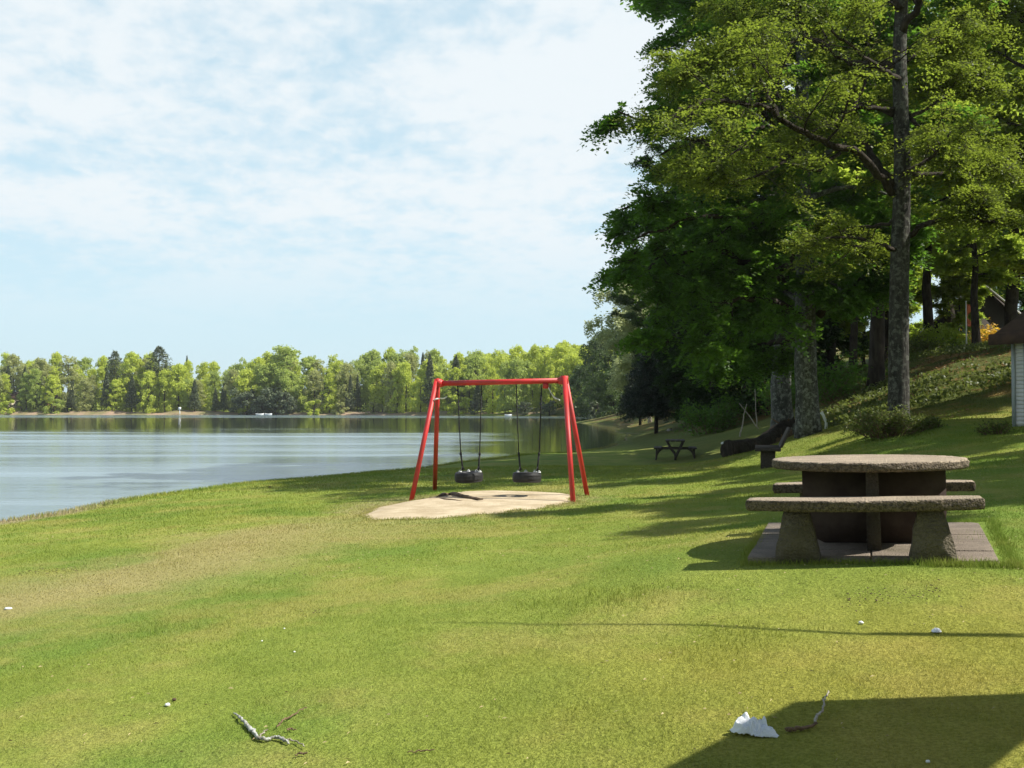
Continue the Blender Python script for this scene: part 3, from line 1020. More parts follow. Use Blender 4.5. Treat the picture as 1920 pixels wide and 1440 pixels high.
# ------------------------------------------------------------------ litter and fallen sticks in the foreground
def crumple(name, px, py, Lx, Ly, hgt, rot, label, cat, outline, seed, bumps=((0, 0, .7, .8),)):
    c = ground_at(px, py)
    n, m_ = 54, 40
    u, v = np.meshgrid(np.linspace(-1, 1, n), np.linspace(-1, 1, m_))
    o = np.array(outline)
    ang = np.arctan2(v, u)
    oa = np.arctan2(o[:, 1], o[:, 0])
    orr = np.hypot(o[:, 0], o[:, 1])
    k = np.argsort(oa)
    oa, orr = oa[k], orr[k]
    R_ = np.interp(ang, np.r_[oa - 2 * PI, oa, oa + 2 * PI], np.tile(orr, 3))
    q = np.maximum(np.abs(u), np.abs(v))
    rad = q * R_
    x, y = rad * np.cos(ang) * Lx, rad * np.sin(ang) * Ly
    edge = np.clip((1 - q) * 4, 0, 1)
    z = np.zeros_like(x)
    for bx, by, br, bh in bumps:
        z = np.maximum(z, bh * np.exp(-((x / Lx - bx) ** 2 + (y / Ly - by) ** 2) / br ** 2))
    z = hgt * (z * edge + .30 * edge * np.abs(smooth_noise(u, v, seed, 4, 4.5)) + .12 * np.abs(smooth_noise(u, v, seed + 1, 4, 13))) + .006
    mb = MB()
    i = (np.arange(m_ - 1)[:, None] * n + np.arange(n - 1)[None, :]).ravel()
    mb.add(np.stack([x.ravel(), y.ravel(), z.ravel()], 1), np.stack([i, i + 1, i + n + 1, i + n], 1))
    ob = mb.build(name, M['paper'])
    ob.location = c
    ob.rotation_euler = (0, 0, rot)
    s = ob.modifiers.new('thickness', 'SOLIDIFY')
    s.thickness = .002
    return tag(ob, label, cat)


crumple('paper_bag', 1414, 1378, .098, .085, .062, R(-14), 'crumpled white paper bag lying at the edge of the shade', 'paper bag',
        [(1, -.25), (.72, -.1), (.62, .22), (.5, .62), (.36, .42), (.1, .62), (-.12, 1.15), (-.38, 1.2), (-.42, .62), (-.82, .66), (-.80, .1), (-1.0, -.12), (-.62, -.42), (-.2, -.35), (.1, -.62), (.5, -.58), (.9, -.55)], 4, ((-.35, .5, .25, 1.0), (-.5, 0, .4, .62), (0, .1, .45, .66), (.45, .2, .16, .85), (.5, -.2, .35, .4)))
crumple('paper_scrap', 1756, 1187, .028, .03, .02, .4, 'small scrap of white paper on the thin shadow line near the table', 'paper scrap',
        [(1, 0), (.6, .6), (0, .8), (-.8, .5), (-1, -.2), (-.3, -.7), (.6, -.6)], 7)


def lay_stick(mb, pxs, rad, lift, sides=7, wob=.12):
    P = []
    for i, q in enumerate(pxs):
        g = ground_at(q[0], q[1])
        g[2] += lift + (q[2] if len(q) > 2 else 0)
        P.append(g)
    P = np.array(P)
    # refine
    t = np.linspace(0, 1, len(P)); tt = np.linspace(0, 1, len(P) * 5)
    Q = np.stack([np.interp(tt, t, P[:, k]) for k in range(3)], 1)
    Q += rng.normal(0, .0022, Q.shape)
    rr = np.interp(tt, np.linspace(0, 1, len(rad)), rad)
    mb.tube(Q, rr, sides, wob=wob, rng=rng)


b_ = empty('fallen_branch', ground_at(1520, 1360), label='bent fallen branch, dark and thick at one end, lying in the shade', cat='branch')
mb = MB(); lay_stick(mb, [(1474, 1376), (1490, 1374), (1510, 1371), (1530, 1365)], [.010, .008, .006], .013)
mb.v = [v - np.array(b_.location) for v in mb.v]
mb.build('thick_end', M['twig_brown'], b_, smooth=True)
mb = MB(); lay_stick(mb, [(1529, 1365), (1531, 1354), (1540, 1345), (1546, 1332), (1544, 1325), (1549, 1315), (1555, 1307)], [.0055, .004, .0032], .02)
mb.v = [v - np.array(b_.location) for v in mb.v]
mb.build('thin_end', M['twig'], b_, smooth=True)
b_ = empty('lichen_branch', ground_at(490, 1380), label='grey lichen-covered fallen branch on the sunny lawn at lower left', cat='branch')
mb = MB(); lay_stick(mb, [(439, 1341), (450, 1353), (462, 1364), (472, 1376), (486, 1390), (500, 1394), (514, 1390), (530, 1393), (542, 1400)], [.003, .006, .009, .0085, .008, .007, .008, .004], .014, 8, .28)
mb.v = [v - np.array(b_.location) for v in mb.v]
mb.build('stem', M['lichen'], b_)
mb = MB(); lay_stick(mb, [(540, 1394), (556, 1398), (572, 1407)], [.004, .003, .002], .014)
mb.v = [v - np.array(b_.location) for v in mb.v]
mb.build('side_twig', M['twig'], b_)
mb = MB(); lay_stick(mb, [(486, 1390), (495, 1378), (502, 1374)], [.003, .003, .002], .014)
mb.v = [v - np.array(b_.location) for v in mb.v]
mb.build('side_twig', M['twig'], b_)
mb = MB(); lay_stick(mb, [(520, 1372), (530, 1360), (545, 1350), (560, 1342), (576, 1333)], [.003, .004, .003, .002], .018)
tag(mb.build('fallen_twig', M['twig_brown'], smooth=True), 'thin brown twig on the lawn above the lichen-covered branch', 'twig')
mb = MB(); lay_stick(mb, [(538, 1376), (546, 1373), (554, 1374)], [.003, .004, .002], .014)
tag(mb.build('fallen_twig', M['twig_brown'], smooth=True), 'very short dark twig to the right of the lichen-covered branch', 'twig')
mb = MB(); lay_stick(mb, [(553, 1424), (565, 1421), (576, 1419)], [.003, .0045, .003], .014)
tag(mb.build('fallen_twig', M['soil'], smooth=True), 'short dark twig below the lichen-covered branch', 'twig')
mb = MB(); lay_stick(mb, [(765, 1416), (790, 1414), (815, 1412)], [.002, .003, .002], .012)
tag(mb.build('fallen_twig', M['twig_brown'], smooth=True), 'thin brown twig at the bottom centre of the lawn', 'twig')


def pebble(px, py, r, mat, name, label, cat, grp=None, flat=.6, lift=.3):
    c = ground_at(px, py)
    mb = MB()
    prof = [(0.001, -1), (.7, -.7), (1, 0), (.75, .65), (0.001, 1)]
    pr = np.array(prof) * [r, r * flat]
    mb.lathe(pr, sides=9)
    V = mb.v[0]
    mb.v[0] = V * (1 + rng.normal(0, .14, V.shape))
    o = mb.build(name, mat, smooth=True)
    o.location = c + np.array([0, 0, r * flat * lift + .006])
    o.rotation_euler = (0, 0, rng.uniform(0, 6))
    return tag(o, label, cat, grp)


pebble(327, 1316, .012, M['soil'], 'dark_clod', 'small black clod of earth on the lawn at lower left', 'clod')
pebble(314, 1326, .014, M['tape'], 'white_crumb', 'white crumb of litter just below the black clod', 'litter')
pebble(15, 1143, .035, M['tape'], 'pale_stone', 'flat pale stone in the dry grass at the left edge', 'stone', flat=.3)
pebble(1740, 1434, .009, M['tape'], 'white_crumb', 'tiny bright white crumb of litter in the deep shade', 'litter')
for q in ((533, 1181), (491, 1204), (552, 1225)):
    pebble(*q, .007, M['tape'], 'daisy', {533: 'white daisy farthest up of the three small ones left of centre', 491: 'white daisy leftmost of the three small ones left of centre', 552: 'white daisy nearest of the three small ones left of centre'}[q[0]], 'flower', 'daisies in the lawn')
pebble(1614, 1171, .015, M['tape'], 'white_crumb', 'pale crumb of litter in the yellowed grass below the table', 'litter')
for q, lb in (((224, 935), 'small dark clod at the water edge at left'), ((506, 915), 'small dark clod on the bank near the middle of the shore')):
    pebble(*q, .05, M['soil'], 'dark_clod', lb, 'clod')
pebble(1727, 1027 - 82, .0, M['tape'], 'x', None, None) if False else None
# bare worn spots, with crumbs of earth
mb = MB()
for (x0, x1, y0, y1, n) in ((1580, 1760, 1088, 1108, 101), (40, 150, 1045, 1062, 101), (120, 580, 1020, 1110, 150), (560, 600, 1140, 1158, 22)):
    for _ in range(n):
        g = ground_at(rng.uniform(x0, x1), rng.normal((y0 + y1) / 2, (y1 - y0) / 4)) if n < 100 else None
        if g is None:
            qx, qy = rng.uniform(x0, x1), rng.normal((y0 + y1) / 2, (y1 - y0) / 4)
            Yd = 1.1 * FPX / (qy - 766) if x0 > 1000 else 1.68 * FPX / (qy - 766)
            g = np.array([(qx - 960) / FPX * Yd, Yd, 0]); g[2] = g1(g[0], g[1])
        s = rng.uniform(.002, .006)
        mb.box(g + (0, 0, .012), (s * 2.4, s, s * .8), rng.uniform(0, 3))
tag(mb.build('earth_crumbs', M['soil']), 'scattered crumbs of brown earth and dead stalks on worn lawn spots', 'earth', kind='stuff')

# ------------------------------------------------------------------ second picnic table under the trees
c = ground_at(1266, 861)
PT = empty('wooden_picnic_table', c, (0, 0, R(-9)), label='dark wooden picnic table with attached seats on curved legs, in tree shade', cat='picnic table')
mb = MB()
for k in range(4): mb.box((-.27 + .18 * k, .0, .70), (.165, 1.7, .045))
mb.build('tabletop', M['wood_dark'], PT, bevel=.006)
for s in (-1, 1):
    mb = MB()
    for k in range(2): mb.box((s * (.56 + .15 * k), 0, .43), (.135, 1.7, .045))
    mb.build('seat', M['wood_dark'], PT, bevel=.006)
for yy in (-.62, .62):
    mb = MB()
    mb.tube([(.30, yy, .67), (.13, yy, .32), (-.02, yy, 0)], .036, 8)
    mb.tube([(-.30, yy, .67), (-.16, yy, .40), (-.02, yy, .22), (.02, yy, 0)], .036, 8)
    mb.tube([(-.68, yy, .41), (.68, yy, .41)], .026, 8)
    mb.build('support', M['wood_dark'], PT, smooth=True)
    for s in (-1, 1):
        mb = MB()
        mb.tube([(s * (.40 + .30 * math.sin(q)), yy, .41 - .42 * (1 - math.cos(q)) / 1.0) for q in np.linspace(.25, PI / 2, 9)], .034, 8)
        mb.tube([(s * .70, yy, .0), (s * .68, yy, .40)], .03, 8)
        mb.build('leg', M['wood_dark'], PT, smooth=True)

# dark bench seen from its end, further right
c = ground_at(1440, 878)
PB = empty('park_bench', c, (0, 0, R(-14)), label='dark park bench seen end-on at the foot of the slope', cat='bench')
mb = MB(); mb.box((0, .8, .40), (.54, 1.8, .075)); mb.build('seat', M['wood_dark'], PB, bevel=.01)
for y_ in (.12, 1.45):
    mb = MB(); mb.box((.0, y_, .17), (.31, .16, .385)); mb.build('leg', M['wood_dark'], PB, bevel=.01)
mb = MB(); mb.hexa([(.24, -.1, .44), (.30, -.1, .44), (.30, 1.7, .44), (.24, 1.7, .44), (.44, -.1, .86), (.49, -.1, .86), (.49, 1.7, .86), (.44, 1.7, .86)])
mb.build('backrest', M['wood_dark'], PB, bevel=.01)

# ------------------------------------------------------------------ white shed at the right edge, cabin, flag, golden shrub
sx, sy = 11.05, 22.0
sz = g1(sx + .3, sy) - .04
SH = empty('shed', (sx, sy, sz), (0, 0, R(-52)), label='small white-grey shed with louvred door and brown roof at the right edge', cat='shed')
mb = MB(); mb.box((2.0, 2.0, .96), (4.0, 4.0, 2.0))
for k in range(22):
    z = .05 + k * .088
    mb.hexa([(0.0, -.010, z), (4.0, -.010, z), (4.0, 0.001, z), (0.0, 0.001, z), (0.0, -.003, z + .078), (4.0, -.003, z + .078), (4.0, 0.001, z + .078), (0.0, 0.001, z + .078)])
mb.build('wall', M['white_paint'], SH)
mb = MB()
for x in (.04, .30, 1.40, 2.4): mb.box((x, -.012, .93), (.075, .03, 1.86))
mb.box((.86, -.012, 1.74), (1.02, .03, .07))
mb.build('frame_boards', M['groove'], SH)
for x0 in (.34, .88):
    mb = MB(); mb.box((x0 + .24, -.01, .86), (.47, .022, 1.66))
    d = mb.build('door', M['white_paint'], SH)
    mb = MB()
    for k in range(20):
        z = .12 + k * .078
        mb.hexa([(x0 + .04, -.045, z), (x0 + .44, -.045, z), (x0 + .44, -.022, z + .03), (x0 + .04, -.022, z + .03), (x0 + .04, -.04, z + .012), (x0 + .44, -.04, z + .012), (x0 + .44, -.022, z + .045), (x0 + .04, -.022, z + .045)])
    mb.build('louvre', M['white_paint'], d)
mb = MB()
mb.hexa([(-.25, -.35, 1.86), (4.4, -.35, 1.86), (4.4, 4.2, 3.75), (-.25, 4.2, 3.75), (-.25, -.35, 2.03), (4.4, -.35, 2.03), (4.4, 4.2, 3.92), (-.25, 4.2, 3.92)])
mb.build('roof', M['roof_brown'], SH)
mb = MB(); mb.box((2.05, -.37, 1.93), (4.75, .03, .24)); mb.build('fascia', M['roof_brown'], SH)

hb = wpt(1836, 655, 66)
hz = g1(hb[0], 68) - .1
HC = empty('cabin', (hb[0], 66, hz), (0, 0, R(-22)), label='dark brown cabin with white gable boards up on the wooded slope', cat='cabin')
mb = MB()
W_, Hw, Ha = 3.2, 1.5, wpt(1836, 530, 66)[2] - hz
mb.box((0, 3, Hw / 2 - .5), (2 * W_, 6, Hw + 1))
mb.add([(-W_, 0, Hw), (W_, 0, Hw), (0, 0, Ha), (-W_, 6, Hw), (W_, 6, Hw), (0, 6, Ha)], [[0, 3, 5, 2], [1, 2, 5, 4]], [[0, 2, 1], [3, 4, 5]])
mb.build('wall', M['wood_dark'], HC)
for s in (-1, 1):
    mb = MB()
    mb.hexa([(s * 0, -.4, Ha + .03), (s * (W_ + .5), -.4, Hw - .40 + .03), (s * (W_ + .5), 6.4, Hw - .40 + .03), (0, 6.4, Ha + .03), (0, -.4, Ha + .2), (s * (W_ + .5), -.4, Hw - .22), (s * (W_ + .5), 6.4, Hw - .22), (0, 6.4, Ha + .2)])
    mb.build('roof', M['roof_brown'], HC)
    mb = MB()
    mb.hexa([(0, -.46, Ha + .0), (s * (W_ + .5), -.46, Hw - .40), (s * (W_ + .5), -.41, Hw - .40), (0, -.41, Ha + .0), (0, -.46, Ha + .16), (s * (W_ + .5), -.46, Hw - .24), (s * (W_ + .5), -.41, Hw - .24), (0, -.41, Ha + .16)])
    mb.build('bargeboard', M['white_paint'], HC)
mb = MB(); mb.box((-1.2, -.03, 1.2), (1.2, .05, 1.0)); wn = mb.build('window', M['glass'], HC)
mb = MB()
for x in (-1.85, -1.2, -.55): mb.box((x, -.07, 1.2), (.08, .04, 1.1))
for z in (.67, 1.73): mb.box((-1.2, -.09, z), (1.4, .04, .08))
mb.build('window_frame', M['white_paint'], wn)
fb = wpt(1812, 632, 50)
fz = g1(fb[0], 50)
FP = empty('flagpole', (fb[0], 50, fz), label='thin pale pole with a limp reddish pennant on the slope', cat='flagpole')
ph = wpt(1812, 566, 50)[2] - fz
mb = MB(); mb.tube([(0, 0, -.1), (0, 0, ph)], [.04, .028], 8); mb.lathe([(.001, ph + .06), (.05, ph + .02), (.001, ph - .02)], sides=8); mb.build('pole', M['tape'], FP, smooth=True)
mb = MB()
V = []
for i in range(8):
    z = ph - .1 - i * .16
    V += [(.03, 0, z), (.18 + .12 * math.sin(i * 1.3), .04 * math.sin(i * 2), z - .05), (.18 + .12 * math.sin(i * 1.3), .04 * math.sin(i * 2) + .01, z - .05), (.03, .01, z)]
f = [[i * 4 + k, i * 4 + (k + 1) % 4, i * 4 + 4 + (k + 1) % 4, i * 4 + 4 + k] for i in range(7) for k in range(4)]
mb.add(V, f + [[3, 2, 1, 0], [28, 29, 30, 31]])
mb.build('pennant', M['redflag'], FP)

# added, unseen shelter and arm post right of the camera, cut to cast the lawn shade
hh = 2.35
offs = np.array([SUN_DX * hh, SUN_DY * hh])
poly = [np.array(q) + offs for q in ((-.45, 2.45), (1.42, 4.36), (2.42, 4.19), (.58, 2.30))]
zc = g1(3, 3)
SHL = empty('shade_caster', (3.0, 3.0, zc), label='added unseen shelter with a flat roof beside the camera', cat='shade_caster')
mb = MB(); mb.prism([p - 3.0 for p in poly], hh - .03, hh + .07); mb.build('roof', M['timber'], SHL)
for k, u in ((0, .12), (1, .12), (2, .12), (3, .12)):
    cpt = sum(poly) / 4
    q = poly[k] + (cpt - poly[k]) * u
    mb = MB(); mb.box((q[0] - 3, q[1] - 3, hh / 2 - .15), (.09, .09, hh + .24)); mb.build('post', M['timber'], SHL)
def resample_line(P, n):
    P = np.asarray(P, float)
    s = np.r_[0, np.cumsum(np.linalg.norm(np.diff(P, axis=0), axis=1))]
    u = np.linspace(0, s[-1], n)
    return np.stack([np.interp(u, s, P[:, k]) for k in range(3)], 1)


ha = 4.0  # unseen arm on a post, added for the thin shadow across the lawn
A_ = np.array([-.45 + SUN_DX * ha, 6.72 + SUN_DY * ha, ha + .85])
B_ = np.array([3.6 + SUN_DX * ha, 4.60 + SUN_DY * ha, ha + 1.1])
FQ = empty('shadow_arm_post', (B_[0], B_[1], g1(B_[0], B_[1])), label='unseen post added to the right, its long arm casting the thin shadow line', cat='post')
q_ = np.array(FQ.location)
mb = MB(); mb.tube([(0, 0, -.1), (0, 0, B_[2] - q_[2] + .1)], [.06, .045], 12); mb.build('pole', M['tape'], FQ, smooth=True)
mb = MB(); arm_ = resample_line([B_ - q_, B_ + (A_ - B_) * .2 + [0, .04, -.02] - q_, B_ + (A_ - B_) * .42 + [0, -.05, .03] - q_, B_ + (A_ - B_) * .62 + [0, .05, -.04] - q_, B_ + (A_ - B_) * .8 + [0, -.02, 0] - q_, A_ - q_], 26); mb.tube(arm_ + rng.normal(0, .006, arm_.shape), np.linspace(.030, .008, 26), 10); mb.build('arm', M['tape'], FQ, smooth=True)
mb = MB(); c_ = B_ + (A_ - B_) * .33 - q_; mb.hexa([(c_[0] - .3, c_[1] + .12, c_[2] - .07), (c_[0] + .3, c_[1] - .12, c_[2] - .10), (c_[0] + .3, c_[1] - .10, c_[2] - .10), (c_[0] - .3, c_[1] + .14, c_[2] - .07), (c_[0] - .3, c_[1] + .12, c_[2] + .0), (c_[0] + .3, c_[1] - .12, c_[2] + .0), (c_[0] + .3, c_[1] - .10, c_[2] + .0), (c_[0] - .3, c_[1] + .14, c_[2] + .0)]); mb.build('shadow_block', M['steel'], FQ)  # block added on the arm to thicken its shadow line

# ------------------------------------------------------------------ small things on the far shore
def far_box(name, px0, px1, py0, py1, Y, mats, label, cat):
    a, b = wpt(px0, py1, Y), wpt(px1, py0, Y)
    z0 = g1((a[0] + b[0]) / 2, Y)
    w_, h_ = b[0] - a[0], b[2] - z0
    t = empty(name, ((a[0] + b[0]) / 2, Y, z0), label=label, cat=cat)
    mb = MB(); mb.box((0, 4, h_ * .36 - .4), (w_, 8, h_ * .72 + .8)); mb.build('wall', mats[0], t)
    mb = MB(); mb.add([(-w_ / 2 - .4, -.5, h_ * .70), (w_ / 2 + .4, -.5, h_ * .70), (w_ / 2 + .4, 8.5, h_ * .70), (-w_ / 2 - .4, 8.5, h_ * .70), (-w_ / 2 - .4, 4, h_ * 1.05), (w_ / 2 + .4, 4, h_ * 1.05)], [[0, 1, 5, 4], [2, 3, 4, 5], [3, 2, 1, 0]], [[1, 2, 5], [3, 0, 4]]); mb.build('roof', mats[1], t)
    for u in (-.25, .22):
        mb = MB(); mb.box((w_ * u, -.03, h_ * .36), (w_ * .14, .08, h_ * .3)); mb.build('window', mats[2], t)
    return t


far_box('house', -6, 22, 736, 768, 352, (M['cream'], M['roof_brown'], M['glass']), 'cream house showing between trees at the left end of the far shore', 'house')
far_box('brick_house', 62, 92, 738, 773, 350, (M['brick'], M['roof_brown'], M['glass']), 'small orange brick house behind trees on the far left shore', 'house')
for px, n_, lb in ((337, 1, 'white post standing on the sandy far shore'),):
    q = wpt(px, 772, 341)
    mb = MB(); mb.tube([(0, 0, -.5), (0, 0, 2.6)], .16, 8); mb.box((0, -.1, 2.4), (.9, .2, .9))
    o = mb.build('shore_post', M['tape']); o.location = (q[0], 341, g1(q[0], 341)); tag(o, lb, 'post')
def boat(px, py, Y, L_, rz, mat, label):
    q = wpt(px, py, Y)
    t = empty('rowing_boat', (q[0], Y, 0.02), (0, 0, rz), label=label, cat='boat')
    mb = MB()
    n = 13
    V = []; f = []
    for i in range(n):
        u = i / (n - 1) * 2 - 1
        w_ = .75 * (1 - abs(u) ** 2.4) + .03
        s = .12 * u * u
        V += [(u * L_ / 2, -w_, .5 + s), (u * L_ / 2, -w_ * .7, .0), (u * L_ / 2, w_ * .7, .0), (u * L_ / 2, w_, .5 + s), (u * L_ / 2, w_ * .9, .5 + s), (u * L_ / 2, w_ * .6, .12), (u * L_ / 2, -w_ * .6, .12), (u * L_ / 2, -w_ * .9, .5 + s)]
    for i in range(n - 1):
        for k in range(8): f.append([i * 8 + k, i * 8 + (k + 1) % 8, i * 8 + 8 + (k + 1) % 8, i * 8 + 8 + k])
    mb.add(V, f)
    mb.build('hull', mat, t)
    for u in (-.5, .5):
        mb = MB(); mb.box((u, 0, .38), (.25, 1.15, .04)); mb.build('thwart', M['timber'], t)


boat(487, 777, 322, 2.6, .1, M['tape'], 'white rowing boat moored under the dark shrubs on the far shore')
boat(503, 777, 320, 2.6, -.2, M['tape'], 'smaller pale boat right beside the white rowing boat on the far shore')
boat(953, 779, 280, 2.0, .1, M['tape'], 'pale boat on the far shore seen between the two tyre swings')

# white stakes among the trees, stones, white post beside the thick trunk
def stake(name, a, b, Y, r, mat, label, cat, grp=None):
    p, q = wpt(*a, Y), wpt(*b, Y)
    p[2] = g1(p[0], p[1]) - .05
    mb = MB()
    n = 7
    P = np.array([p + (q - p) * k / (n - 1) for k in range(n)]) + np.r_[[[0, 0, 0]], rng.normal(0, .012, (n - 1, 3))]
    mb.tube(P - p, np.linspace(r, r * .5, n), 6)
    o = mb.build(name, mat, smooth=True)
    o.location = p
    return tag(o, label, cat, grp)


stake('dead_pole', (1387, 806), (1399, 757), 40, .035, M['twig'], 'pale dead pole leaning right, left one of the crossed pair under the trees', 'pole', 'dead poles under the trees')
stake('dead_pole', (1424, 806), (1386, 756), 41, .030, M['twig'], 'pale dead pole leaning left across the other one under the trees', 'pole', 'dead poles under the trees')
stake('dead_pole', (1419, 804), (1416, 730), 42, .03, M['twig'], 'thin upright dead stem right of the crossed poles under the trees', 'pole', 'dead poles under the trees')
q = ground_at(1546, 768)
mb = MB(); mb.tube([(0, 0, -.05), (.02, 0, .25), (-.10, 0, .52), (-.14, 0, .58)], [.05, .05, .045, .06], 8)
o = mb.build('white_post', M['tape'], smooth=True); o.location = wpt(1548, 762, 33) * [1, 1, 0] + [0, 0, g1(wpt(1548, 762, 33)[0], 33)]
tag(o, 'short bent white post beside the thick lichen-grey trunk', 'post')
for px, py, r, lb in ((1256, 808, .20, 'grey stone at the edge of the shaded bay, nearest to the dark spruce'), (1296, 809, .15, 'small grey stone to the right of the other one by the shaded bay'), (1352, 834, .07, 'small white stone on the end of the fallen log')):
    if r < .1:
        mb = MB(); mb.lathe(np.array([(0.001, -1), (.8, -.6), (1, 0), (.7, .7), (.001, 1)]) * [.08, .05], sides=8); o = mb.build('pale_stone', M['tape'], smooth=True); o.location = wpt(1356, 831, 33.2); tag(o, lb, 'stone')
    else:
        pebble(px, py, r, M['stone'], 'boulder', lb, 'stone', flat=.7)

# ------------------------------------------------------------------ trees
def curve_path(p0, d, L, n, rng, wander=.16, up=.0, droop=.0):
    P = [np.array(p0, float)]
    d = np.array(d, float); d /= np.linalg.norm(d)
    for i in range(n):
        d = d + rng.normal(0, wander, 3) + np.array([0, 0, up - droop * i / n])
        d /= np.linalg.norm(d)
        P.append(P[-1] + d * L / n)
    return np.array(P)


def resample(P, n):
    P = np.asarray(P, float)
    s = np.r_[0, np.cumsum(np.linalg.norm(np.diff(P, axis=0), axis=1))]
    t = np.linspace(0, s[-1], n)
    return np.stack([np.interp(t, s, P[:, k]) for k in range(3)], 1), s[-1]


def sub_branches(mb, P, r0, level, rng, tips, ratio=.45, count=6, start=.25, up=.03, droop=0.0, spread=1.0, lmax=9e9, sides=5, minlev=1):
    """side branches along a limb; the ends of the finest ones collect in tips"""
    Q, L = resample(P, 24)
    for k in range(count):
        u = start + (1 - start) * (k + rng.uniform(.2, .9)) / count
        i = min(22, int(u * 23))
        t = Q[i + 1] - Q[i]; t /= np.linalg.norm(t) + 1e-9
        side = np.cross(t, rng.normal(size=3)); side /= np.linalg.norm(side) + 1e-9
        side[2] *= .45
        d = t * .55 + side * spread
        l = min(lmax, L * ratio * rng.uniform(.65, 1.2) * (1.15 - .55 * u))
        r = r0 * (1 - .75 * u) * .55
        B = curve_path(Q[i], d, l, 6, rng, .17, up, droop)
        mb.tube(B, np.linspace(max(r, .006), max(r * .3, .004), 7), sides, caps=False)
        if level > 1:
            sub_branches(mb, B, r, level - 1, rng, tips, ratio * 1.05, max(3, int(count * .8)), .2, up, droop, spread, lmax, 4)
        for q in (2, 4, 6) if level == 1 else (5, 6):
            tips.append((B[q], B[q] - B[q - 1]))
    tips.append((Q[-1], Q[-1] - Q[-2]))


def leaf_cloud(tips, per, spr, size, rng, flat=.35, aspect=.62, horiz=.55, droop=0.0):
    """loose leaves around points (for spruce, birch and shrubs)"""
    T = np.array([t[0] for t in tips]); D = np.array([t[1] for t in tips])
    D /= np.linalg.norm(D, axis=1, keepdims=True) + 1e-9
    n = len(T) * per
    i = np.repeat(np.arange(len(T)), per)
    g = np.clip(rng.normal(0, 1, (n, 3)), -1.6, 1.6) * spr
    g[:, 2] *= flat
    c = T[i] + g + D[i] * rng.uniform(-.8, .9, n)[:, None] * spr
    c[:, 2] -= droop * np.abs(rng.normal(0, 1, n)) * spr
    nrm = rng.normal(0, 1, (n, 3)) * (1 - horiz) + np.array([0, 0, 1.0]) * horiz
    return leaf_faces(c, nrm, None, size, aspect, rng)


def leaf_faces(c, nrm, along, size, aspect, rng):
    n = len(c)
    nrm = nrm / (np.linalg.norm(nrm, axis=1, keepdims=True) + 1e-9)
    a = rng.normal(0, 1, (n, 3)) if along is None else along + rng.normal(0, .25, (n, 3))
    a = a - nrm * (a * nrm).sum(1, keepdims=True); a /= np.linalg.norm(a, axis=1, keepdims=True) + 1e-9
    b = np.cross(nrm, a)
    s = size * rng.uniform(.6, 1.35, n)[:, None]
    P = np.stack([c, c + b * s * .5 * aspect + a * s * .48, c + a * s, c - b * s * .5 * aspect + a * s * .48], 1)
    return P.reshape(-1, 3), np.arange(n * 4).reshape(-1, 4)


def sprays(tips, fans, per, length, size, rng, twigs=None, tilt=.35, sag=.25, aspect=.6):
    """each branch end carries a flat fan of twiglets with leaves set alternately along them"""
    T = np.array([t[0] for t in tips]); D = np.array([t[1] for t in tips])
    D /= np.linalg.norm(D, axis=1, keepdims=True) + 1e-9
    m = len(T)
    up = np.array([0, 0, 1.0]) + rng.normal(0, tilt, (m, 3)) * [1, 1, .3]
    up /= np.linalg.norm(up, axis=1, keepdims=True)
    H = D - up * (D * up).sum(1, keepdims=True) + rng.normal(0, .15, (m, 3))
    H -= up * (H * up).sum(1, keepdims=True)
    H /= np.linalg.norm(H, axis=1, keepdims=True) + 1e-9
    Sd = np.cross(up, H)
    scale = rng.uniform(.6, 1.3, m)
    C_, N_, A_ = [], [], []
    for f in range(fans):
        a = (f / max(1, fans - 1) - .5) * 2.5 + rng.normal(0, .25, m)
        d = np.cos(a)[:, None] * H + np.sin(a)[:, None] * Sd
        L = length * scale * rng.uniform(.6, 1.15, m) * (1.1 - .25 * np.abs(a))
        root = T - H * (length * .25 * scale)[:, None] + up * rng.normal(0, .05, m)[:, None]
        end = root + d * L[:, None] - np.array([0, 0, 1]) * (sag * L * rng.uniform(.3, 1.3, m))[:, None]
        if twigs is not None:
            w_ = Sd * .008
            twigs.add(np.stack([root - w_, root + w_ + up * .006, end], 1).reshape(-1, 3), f3=np.arange(m * 3).reshape(-1, 3))
        for k in range(per):
            u = (k + rng.uniform(.1, .9, m)) / per
            u = u ** .8
            p = root + d * (L * u)[:, None] - np.array([0, 0, 1]) * (sag * L * u * u)[:, None]
            sgn = 1 if k % 2 else -1
            side = np.cross(up, d) * sgn
            C_.append(p + rng.normal(0, .018, (m, 3)))
            N_.append(up + rng.normal(0, .33, (m, 3)))
            A_.append(d * .6 + side * .9)
    return leaf_faces(np.vstack(C_), np.vstack(N_), np.vstack(A_), size, aspect, rng)


def put_tree(name, loc, trunk_mb, trunk_mat, crown_mb, leaf_mat, label, cat='tree', group=None, rot=0.0, extra=()):
    t = empty(name, loc, (0, 0, rot), label=label, cat=cat, group=group)
    trunk_mb.build('trunk', trunk_mat, t, smooth=True)
    crown_mb.build('crown', leaf_mat, t)
    for nm, m_, mt in extra: m_.build(nm, mt, t, smooth=True)
    return t


def copy_tree(src, loc, rot, scale, label, group=None, mats=None, name=None, bark=None):
    c = src.copy(); S.collection.objects.link(c)
    c.location = loc; c.rotation_euler = (0, 0, rot)
    c.scale = (scale, scale, scale) if np.isscalar(scale) else scale
    c['label'] = label
    if name: c.name = name
    if group: c['group'] = group
    for ch in list(src.children):
        d = ch.copy(); S.collection.objects.link(d); d.parent = c
        if bark and ch.name.split('.')[0] == 'trunk':
            d.material_slots[0].link = 'OBJECT'
            d.material_slots[0].material = bark
        if mats and ch.name.split('.')[0] == 'crown':
            d.material_slots[0].link = 'OBJECT'
            d.material_slots[0].material = mats
    return c


